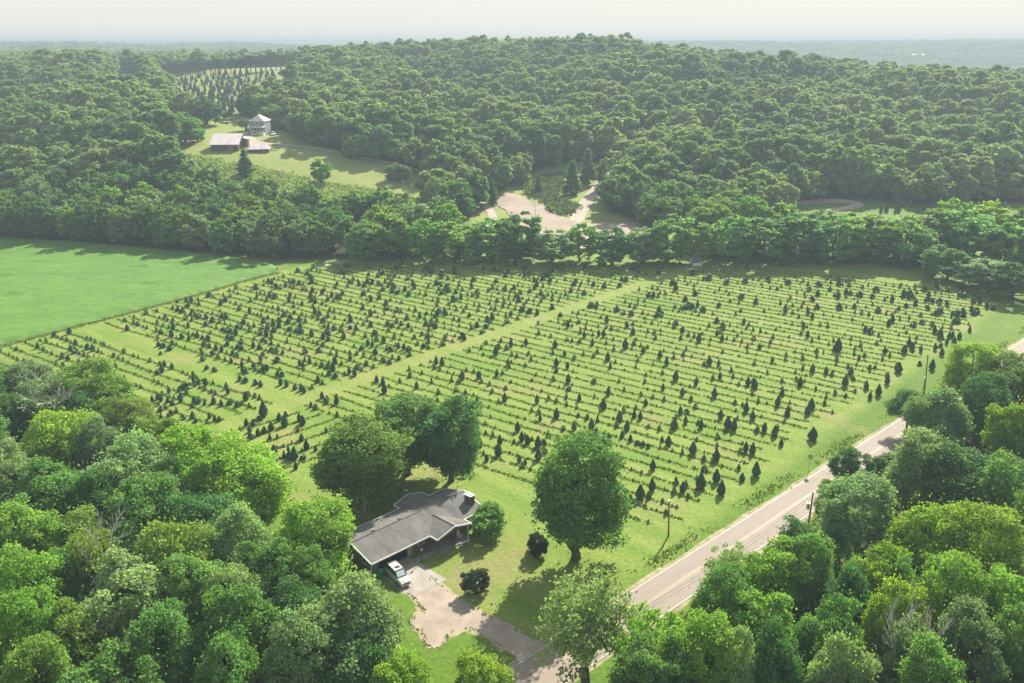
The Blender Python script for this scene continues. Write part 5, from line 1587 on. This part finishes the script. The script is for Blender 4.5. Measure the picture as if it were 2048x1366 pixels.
# ------------------------------------------------------------------ vehicles
M_CARPAINT = simple('silver_car_paint', (0.62, 0.60, 0.55), 0.28, spec=0.6, metal=0.25)
M_WHITEPAINT = simple('white_car_paint', (0.75, 0.77, 0.77), 0.3, spec=0.5)
M_SHADE = simple('reflective_sunshade', (0.62, 0.72, 0.72), 0.35, 0.15, 9.0, metal=0.3)
M_LAMP = simple('headlight_glass', (0.75, 0.76, 0.72), 0.15, spec=0.8)
M_RIM = simple('alloy_rim', (0.55, 0.55, 0.55), 0.35, metal=0.8)
def loft(secs):
    """secs: (x, halfwidth, z0, z1, topinset)"""
    b = MB(); n = 8
    for (x, hw, z0, z1, ti) in secs:
        m_ = (z0 + z1) / 2
        b.v += [(x, -hw * .92, z0), (x, -hw, z0 + .12), (x, -hw, m_ + .1), (x, -hw + ti, z1), (x, hw - ti, z1), (x, hw, m_ + .1), (x, hw, z0 + .12), (x, hw * .92, z0)]
    for i in range(len(secs) - 1):
        for k in range(n):
            k2 = (k + 1) % n
            b.f.append((i * n + k, i * n + k2, (i + 1) * n + k2, (i + 1) * n + k))
    b.f.append(tuple(range(n))); b.f.append(tuple((len(secs) - 1) * n + k for k in reversed(range(n))))
    return b
def make_suv(paint, name='parked_suv', shade=True):
    t = empty(name, (0, 0, 0))
    loft([(-2.3, .78, .38, .95, .05), (-2.22, .86, .28, 1.02, .06), (-1.2, .90, .25, 1.04, .07), (0.7, .90, .25, 1.02, .07), (1.0, .90, .25, .98, .10), (1.9, .87, .28, .88, .14), (2.25, .78, .36, .74, .12), (2.34, .68, .42, .66, .08)]).build('body', paint, t, 0.03, True)
    loft([(-2.2, .74, 1.0, 1.05, .02), (-1.95, .78, 1.0, 1.62, .10), (-1.2, .80, 1.0, 1.68, .12), (0.1, .80, 1.0, 1.66, .13), (0.45, .79, 1.0, 1.55, .13), (1.15, .76, .96, 1.0, .03)]).build('window_glass', M_GLASS, t, 0.0, True)
    loft([(-2.02, .62, 1.60, 1.68, .03), (-1.2, .67, 1.665, 1.76, .04), (0.05, .66, 1.66, 1.74, .04), (0.38, .62, 1.58, 1.66, .03)]).build('roof', paint, t, 0.015, True)
    for sx in (-1.25, -0.35):
        for sy in (-1, 1):
            b = MB(); b.add([(sx - .05, sy * .80, 1.02), (sx + .05, sy * .80, 1.02), (sx + .04, sy * .685, 1.66), (sx - .06, sy * .685, 1.66), (sx - .05, sy * .82, 1.02), (sx + .05, sy * .82, 1.02), (sx + .04, sy * .705, 1.66), (sx - .06, sy * .705, 1.66)],
                      [(0, 1, 2, 3), (7, 6, 5, 4), (0, 4, 5, 1), (1, 5, 6, 2), (2, 6, 7, 3), (3, 7, 4, 0)]); b.build('pillar', paint, t)
    b = MB(); b.box(-.45, .05, -.33, .33, 1.745, 1.765); b.build('sunroof', M_GLASS, t)
    if shade:
        b = MB(); b.add([(1.12, -.62, 1.035), (1.12, .62, 1.035), (.50, .56, 1.56), (.50, -.56, 1.56), (1.10, -.62, 1.02), (1.10, .62, 1.02), (.48, .56, 1.545), (.48, -.56, 1.545)],
                        [(0, 1, 2, 3), (7, 6, 5, 4), (0, 4, 5, 1), (1, 5, 6, 2), (2, 6, 7, 3), (3, 7, 4, 0)]); b.build('sunshade', M_SHADE, t)
    for sx in (-1.38, 1.42):
        for sy in (-1, 1):
            b = MB(); b.tube([(sx, sy * .72, .34), (sx, sy * .92, .34)], .34, 18); w_ = b.build('wheel', M_RUBBER, t)
            b = MB(); b.tube([(sx, sy * .90, .34), (sx, sy * .935, .34)], .21, 12); b.build('rim', M_RIM, w_)
    for sy in (-1, 1):
        b = MB(); b.box(2.12, 2.31, sy * .62 - .13, sy * .62 + .13, .62, .76); b.build('headlight', M_LAMP, t, 0.02)
        b = MB(); b.box(.72, .86, sy * .98 - .09, sy * .98 + .09, 1.0, 1.14); b.build('mirror', paint, t, 0.02)
    b = MB(); b.box(2.3, 2.37, -.42, .42, .50, .62); b.build('grille', M_DARKIN, t)
    b = MB(); b.box(2.24, 2.40, -.80, .80, .30, .44); b.build('bumper', paint, t, 0.03)
    return t
suv = make_suv(M_CARPAINT)
tag(suv, 'silver SUV with sunroof and windscreen shade parked before the garage', 'car')
A_ = G(773.5, 1152); B2 = G(796, 1174)
dv = (B2 - A_) / np.linalg.norm(B2 - A_); hd = math.atan2(dv[1], dv[0])
ctr = (A_ + B2) / 2 + np.array([-dv[1], dv[0]]) * 0.88
suv.location = (ctr[0], ctr[1], 0.035); suv.rotation_euler[2] = hd
for (px, py, rz, lab) in [(510.5, 271.5, -75, 'white car parked left in front of the farmhouse porch'), (546, 271.0, -95, 'white pickup-sized car parked right of the farmhouse porch')]:
    c = make_suv(M_WHITEPAINT, 'parked_car', False); P = hit(px, py)
    c.location = (P[0], P[1], Z1(*P) + 0.2); c.rotation_euler[2] = rad(rz); tag(c, lab, 'car')

# ------------------------------------------------------------------ farmstead on the hill
M_TIN = simple('pale_tin_roof', (0.70, 0.62, 0.59), 0.5, 0.12, 0.4, metal=0.1, stretch=(3, .3, .3))
M_BARNWOOD = simple('dark_barn_wood', (0.10, 0.065, 0.055), 0.9, 0.3, 1.5, stretch=(2, 2, .3))
M_CLAP = simple('grey_white_clapboard', (0.30, 0.30, 0.30), 0.8, 0.12, 1.0)
P = hit(515, 271); zf = Z1(*P)
fh = empty('farmhouse', (P[0], P[1] + 2.0, zf), rad(-6)); tag(fh, 'two-storey white farmhouse with hipped tin roof and screened porch', 'house')
b = MB(); b.box(-4.6, 3.4, 0, 9, -1.0, 7.0); b.build('wall', M_CLAP, fh)
b = MB(); a_ = [(-5.0, -.4, 7.0), (3.8, -.4, 7.0), (3.8, 9.4, 7.0), (-5.0, 9.4, 7.0), (-.6, 3.6, 9.9), (-.6, 5.4, 9.9)]
b.add(a_, [(0, 1, 4), (1, 2, 5, 4), (2, 3, 5), (3, 0, 4, 5), (3, 2, 1, 0)]); b.build('roof', M_TIN, fh)
b = MB(); b.box(-2.9, 3.6, -2.4, -.005, -1.0, 1.5); b.build('porch_base', M_WHITE, fh)
b = MB(); b.box(-2.8, 3.5, -.8, -.01, 1.5, 4.2); b.build('porch_interior', M_DARKIN, fh)
b = MB(); b.slab([(-3.2, -2.8, 4.15), (3.9, -2.8, 4.15), (3.9, -.01, 4.6), (-3.2, -.01, 4.6)], .25); b.build('porch_roof', M_TIN, fh)
for x in (-2.8, -1.3, .3, 1.9, 3.4):
    b = MB(); b.box(x - .12, x + .12, -2.35, -2.15, 1.5, 3.95); b.build('porch_post', M_WHITE, fh)
b = MB(); b.box(-2.7, 3.3, -2.3, -2.2, 2.3, 2.42)
for k in range(24): b.box(-2.65 + k * .25, -2.58 + k * .25, -2.29, -2.21, 1.5, 2.3)
b.build('railing', M_WHITE, fh)
for x in (-3.3, -.9, 1.4):
    window(x, x + 1.2, 4.9, 6.5, y=0, parent=fh, tw=.12)
window(1.5, 2.8, 4.6, 6.3, x=-4.6, parent=fh, tw=.12)
b = MB(); b.box(-7.2, -4.605, 4.0, 8.0, -1, 3.2); b.build('side_wing', M_CLAP, fh)
b = MB(); b.slab([(-7.5, 3.7, 3.2), (-4.4, 3.7, 3.2), (-4.4, 6.0, 4.6), (-7.5, 6.0, 4.6)], .12); b.slab([(-7.5, 6.0, 4.6), (-4.4, 6.0, 4.6), (-4.4, 8.3, 3.2), (-7.5, 8.3, 3.2)], .12); b.build('wing_roof', M_TIN, fh)
b = MB(); b.box(-1.1, -.4, 5.2, 5.9, 8.6, 10.8); b.build('chimney', M_BRICK, fh)

P = hit(450, 302); zb = Z1(*P)
bn_ = empty('barn', (P[0], P[1], zb), rad(4)); tag(bn_, 'dark wooden barn with big pale tin roof', 'barn')
b = MB(); b.box(-6.2, 6.2, 0, 13, -3, 3.3)
b.add([(-6.2, 0, 3.3), (-6.2, 13, 3.3), (-6.2, 9.0, 6.9), (6.2, 0, 3.3), (6.2, 13, 3.3), (6.2, 9.0, 6.9)], [(0, 1, 2), (5, 4, 3), (0, 3, 4, 1), (1, 4, 5, 2), (2, 5, 3, 0)]); b.build('wall', M_BARNWOOD, bn_)
b = MB(); b.slab([(-6.8, -.8, 3.0), (6.8, -.8, 3.0), (6.8, 9.2, 7.15), (-6.8, 9.2, 7.15)], .15); b.slab([(-6.8, 9.2, 7.15), (6.8, 9.2, 7.15), (6.8, 13.8, 3.0), (-6.8, 13.8, 3.0)], .15); b.build('roof', M_TIN, bn_)
b = MB(); b.box(1.2, 3.8, -.08, -.004, -.5, 2.6); b.build('door', M_WOOD, bn_)
b = MB(); b.box(6.3, 9.0, 8, 12, -1, 4.6); b.build('lean_to', M_BARNWOOD, bn_)
b = MB(); b.slab([(6.85, 7.6, 5.4), (9.3, 7.6, 4.7), (9.3, 12.4, 4.7), (6.85, 12.4, 5.4)], .12); b.build('lean_to_roof', M_TIN, bn_)
P = hit(518, 305); zs = Z1(*P)
ls = empty('low_shed', (P[0], P[1], zs), rad(14)); tag(ls, 'low shed with pale patched roof below the farmyard', 'shed')
b = MB(); b.box(-4.6, 4.6, 0, 6, -2, 1.5); b.build('wall', M_BARNWOOD, ls)
b = MB(); b.add([(-5, -.4, 1.5), (5, -.4, 1.5), (5, 6.4, 1.5), (-5, 6.4, 1.5), (-3.2, 3, 3.2), (3.2, 3, 3.2)], [(0, 1, 5, 4), (1, 2, 5), (2, 3, 4, 5), (3, 0, 4), (3, 2, 1, 0)]); b.build('roof', M_TIN, ls)
b = MB(); b.box(1.4, 2.8, -.07, -.004, -.4, 1.2); b.build('door', M_WOOD, ls)
P = hit(549, 300); im = empty('farm_harrow', (P[0], P[1], Z1(*P) + .2), rad(5)); tag(im, 'rusty dark disc harrow standing in the meadow by the low shed', 'harrow')
M_RUST = simple('rusty_iron', (0.12, 0.06, 0.04), 0.85, 0.3, 3.0)
b = MB(); b.box(-2.4, 2.4, -.1, .1, .7, .85); b.box(-2.4, 2.4, 1.0, 1.2, .7, .85); b.box(-.1, .1, -1.6, 1.2, .86, 1.0); b.build('frame', M_RUST, im)
for k in range(8):
    b = MB(); b.tube([(-2.2 + k * .62, 0, .35), (-2.14 + k * .62, 0, .35)], .36, 12); b.build('disc', M_RUST, im)
P = hit(454, 247); tl = empty('flat_trailer', (P[0], P[1], Z1(*P) + .1), rad(3)); tag(tl, 'low white flat trailer on the lawn above the barn', 'trailer')
b = MB(); b.box(-1.8, 1.8, -.9, .9, .55, .95); b.build('bed', M_WHITEPAINT, tl, .03)
for sx in (-.5, .5):
    for sy in (-.85, .85):
        b = MB(); b.tube([(sx, sy - .1, .3), (sx, sy + .1, .3)], .3, 12); b.build('wheel', M_RUBBER, tl)
b = MB(); b.tube([(1.8, 0, .7), (2.8, 0, .5)], .05, 6); b.build('tow_bar', M_METAL, tl)

# white shed at the far end of the lane
P = G(1383, 531)
ws = empty('white_shed', (P[0], P[1], 0), rad(18)); tag(ws, 'small white gabled sales hut with dark roof at the lane end', 'hut')
b = MB()
b.box(0, .12, -1.1, -.42, 0, 1.35); b.box(0, .12, .42, 1.1, 0, 1.35)
b.add([(0, -1.1, 1.35), (0, 1.1, 1.35), (0, 0, 2.9), (.12, -1.1, 1.35), (.12, 1.1, 1.35), (.12, 0, 2.9)], [(0, 1, 2), (5, 4, 3), (0, 3, 4, 1), (1, 4, 5, 2), (2, 5, 3, 0)])
b.box(.12, 3.2, -1.1, -.98, 0, 1.35); b.box(.12, 3.2, .98, 1.1, 0, 1.35); b.box(3.2, 3.3, -1.1, 1.1, 0, 1.35); b.build('wall', M_WHITE, ws)
b = MB(); b.add([(-.1, -1.3, 1.1), (3.4, -1.3, 1.1), (3.4, 0, 2.95), (-.1, 0, 2.95), (-.1, -1.35, 1.18), (3.4, -1.35, 1.18), (3.4, 0, 3.06), (-.1, 0, 3.06)], [(0, 1, 2, 3), (7, 6, 5, 4), (0, 4, 5, 1), (1, 5, 6, 2), (2, 6, 7, 3), (3, 7, 4, 0)])
b.add([(-.1, 1.3, 1.1), (3.4, 1.3, 1.1), (3.4, .01, 2.95), (-.1, .01, 2.95), (-.1, 1.35, 1.18), (3.4, 1.35, 1.18), (3.4, .01, 3.06), (-.1, .01, 3.06)], [(3, 2, 1, 0), (4, 5, 6, 7), (1, 5, 4, 0), (2, 6, 5, 1), (3, 7, 6, 2), (0, 4, 7, 3)])
b.build('roof', M_GREENSIDE, ws)
b = MB(); b.tube([(-.02, -1.12, 1.2), (-.02, 0, 2.98), (-.02, 1.12, 1.2)], .09, 5); b.build('barge_board', M_WHITE, ws)
b = MB(); b.box(.3, 3.1, -.9, .9, .02, .06); b.build('floor', M_DARKIN, ws)

# far white buildings on the ridge
for (px, py, w_, lab) in [(1827, 121, 12, 'left of two tiny white buildings on the far blue ridge'), (1845, 121, 7, 'right of two tiny white buildings on the far blue ridge')]:
    P = hit(px, py, 1500, 3600); z = Z1(*P)
    fb = empty('white_farm_building', (P[0], P[1], z + 10)); tag(fb, lab, 'building')
    b = MB(); b.box(-w_ / 2, w_ / 2, 0, 10, -14, 5); b.build('wall', M_WHITE, fb)
    b = MB(); b.slab([(-w_ / 2 - .5, -.5, 5), (w_ / 2 + .5, -.5, 5), (w_ / 2 + .5, 5, 8), (-w_ / 2 - .5, 5, 8)], .2); b.slab([(-w_ / 2 - .5, 5, 8), (w_ / 2 + .5, 5, 8), (w_ / 2 + .5, 10.5, 5), (-w_ / 2 - .5, 10.5, 5)], .2); b.build('roof', M_WHITE, fb)

# ------------------------------------------------------------------ poles, sign
def pole(px, yb, yt, label, m=M_WOOD, r=0.12, tx=None, dz=0.0, lean=0.0, on=None):
    P = hit(px, yb) if yb < 500 else G(px, yb)
    z = Z1(*P)
    h = height_at(px, yb, yt, P) - z
    t = empty('utility_pole', (P[0], P[1], z)); tag(t, label, 'pole')
    b = MB(); b.tube([(0, 0, -.3), (lean * h, 0, h)], [r * 1.2, r * .8], 10); b.build('shaft', m, t)
    return t, h, P
t, h, p1 = pole(1337, 1072, 1002, 'bare wooden pole standing alone between the field and the road', lean=-0.04)
b = MB(); b.tube([(-.04 * h, 0, h - .02), (-.04 * h, 0, h + .10)], .13, 8); b.build('cap', M_METAL, t)
t, h, p2 = pole(1848, 796, 709, 'tall wooden pole on the verge by the right trees', lean=-0.06)
b = MB(); b.tube([(-.06 * h - .5, 0, h - .5), (-.06 * h + .5, 0, h - .5)], .045, 6); b.build('crossarm', M_WOOD, t)
t, h, _ = pole(1844.5, 794, 757, 'short wooden post left of the tall verge pole', r=.09)
b = MB(); b.box(-.12, .12, -.12, .12, h, h + .28); b.build('box', M_METAL, t)
t, h, p3 = pole(1616.5, 1050, 985, 'dark pole with grey transformer at the right edge of the road', M_DARKIN if False else M_WOOD, .13, lean=0.03)
b = MB(); b.tube([(-.36, 0, h * .50), (-.36, 0, h * .50 + 1.0)], .24, 14); tr = b.build('transformer', M_METAL, t)
b = MB(); b.tube([(-.36, 0, h * .50 + 1.0), (-.36, 0, h * .50 + 1.25)], .05, 6); b.build('bushing', M_DARKIN, tr)
t, h, _ = pole(1401, 524, 472, 'pale metal lamp pole beside the white hut', M_METAL, .08)
b = MB(); b.tube([(0, 0, h), (.5, -.1, h + .15)], .035, 6); b.build('arm', M_METAL, t)
b = MB(); b.tube([(.45, -.1, h + .12), (.85, -.16, h + .14)], .09, 8); b.build('lamp_head', M_METAL, t)
t, h, _ = pole(1070, 452, 409, 'thin dark pole standing in the gravel bar', M_WOOD, .1)
b = MB(); b.tube([(-.4, 0, h - .4), (.4, 0, h - .4)], .04, 6); b.build('crossarm', M_WOOD, t)
t, h, _ = pole(731, 336, 312, 'dark pole in the meadow beside the farm drive', M_WOOD, .12)
b = MB(); b.tube([(-.4, 0, h - .4), (.4, 0, h - .4)], .05, 6); b.build('crossarm', M_WOOD, t)
# service wires from the transformer pole to the next pole hidden in the right wood
p4 = p3 - rdir * 42.0
t4 = empty('utility_pole', (p4[0], p4[1], 0)); tag(t4, 'wooden pole hidden among the trees left of the transformer pole', 'pole')
b = MB(); b.tube([(0, 0, -.3), (0, 0, 5.6)], [.15, .11], 10); b.build('shaft', M_WOOD, t4)
for k, zz in enumerate((5.3, 4.7)):
    b = MB(); n_ = 14; pts = []
    for i in range(n_ + 1):
        f_ = i / n_
        q = p3 * (1 - f_) + p4 * f_
        pts.append((q[0], q[1], (zz - 0.2) * (1 - f_) + zz * f_ - 1.1 * 4 * f_ * (1 - f_)))
    b.tube(pts, 0.014, 5)
    w_ = b.build('overhead_wire', M_DARKIN); tag(w_, 'thin dark %s service wire hanging along the right verge of the road' % ('upper' if k == 0 else 'lower'), 'wire')
P = G(1617, 943)
sg = empty('road_sign', (P[0], P[1], 0), math.atan2(rdir[1], rdir[0])); tag(sg, 'grey back of a diamond road sign on a thin post by the verge', 'road sign')
hs_ = height_at(1617, 943, 914, P)
b = MB(); b.box(-.03, .03, -.03, .03, 0, hs_ + .3); b.build('post', M_METAL, sg)
b = MB(); k = .55
b.add([(.035, 0, hs_ - k), (.035, k, hs_), (.035, 0, hs_ + k), (.035, -k, hs_), (.05, 0, hs_ - k), (.05, k, hs_), (.05, 0, hs_ + k), (.05, -k, hs_)], [(0, 1, 2, 3), (7, 6, 5, 4), (0, 4, 5, 1), (1, 5, 6, 2), (2, 6, 7, 3), (3, 7, 4, 0)])
b.build('panel', M_METAL, sg)

# ------------------------------------------------------------------ the hazy air
def haze(density):
    m = bpy.data.materials.new('haze'); m.use_nodes = True
    t = m.node_tree
    t.nodes.remove(t.nodes['Principled BSDF'])
    v = t.nodes.new('ShaderNodeVolumePrincipled')
    v.inputs['Color'].default_value = (0.40, 0.50, 0.57, 1)
    v.inputs['Density'].default_value = density
    v.inputs['Anisotropy'].default_value = 0.1
    t.links.new(v.outputs[0], t.nodes['Material Output'].inputs['Volume'])
    zt = 84.0
    b = MB(); b.box(-9500, 9500, -400, 12500, -40, zt)
    o = b.build('haze', m)
    tag(o, 'pale blue summer haze lying over the valley', 'haze', kind='stuff')
haze(4.3e-4)
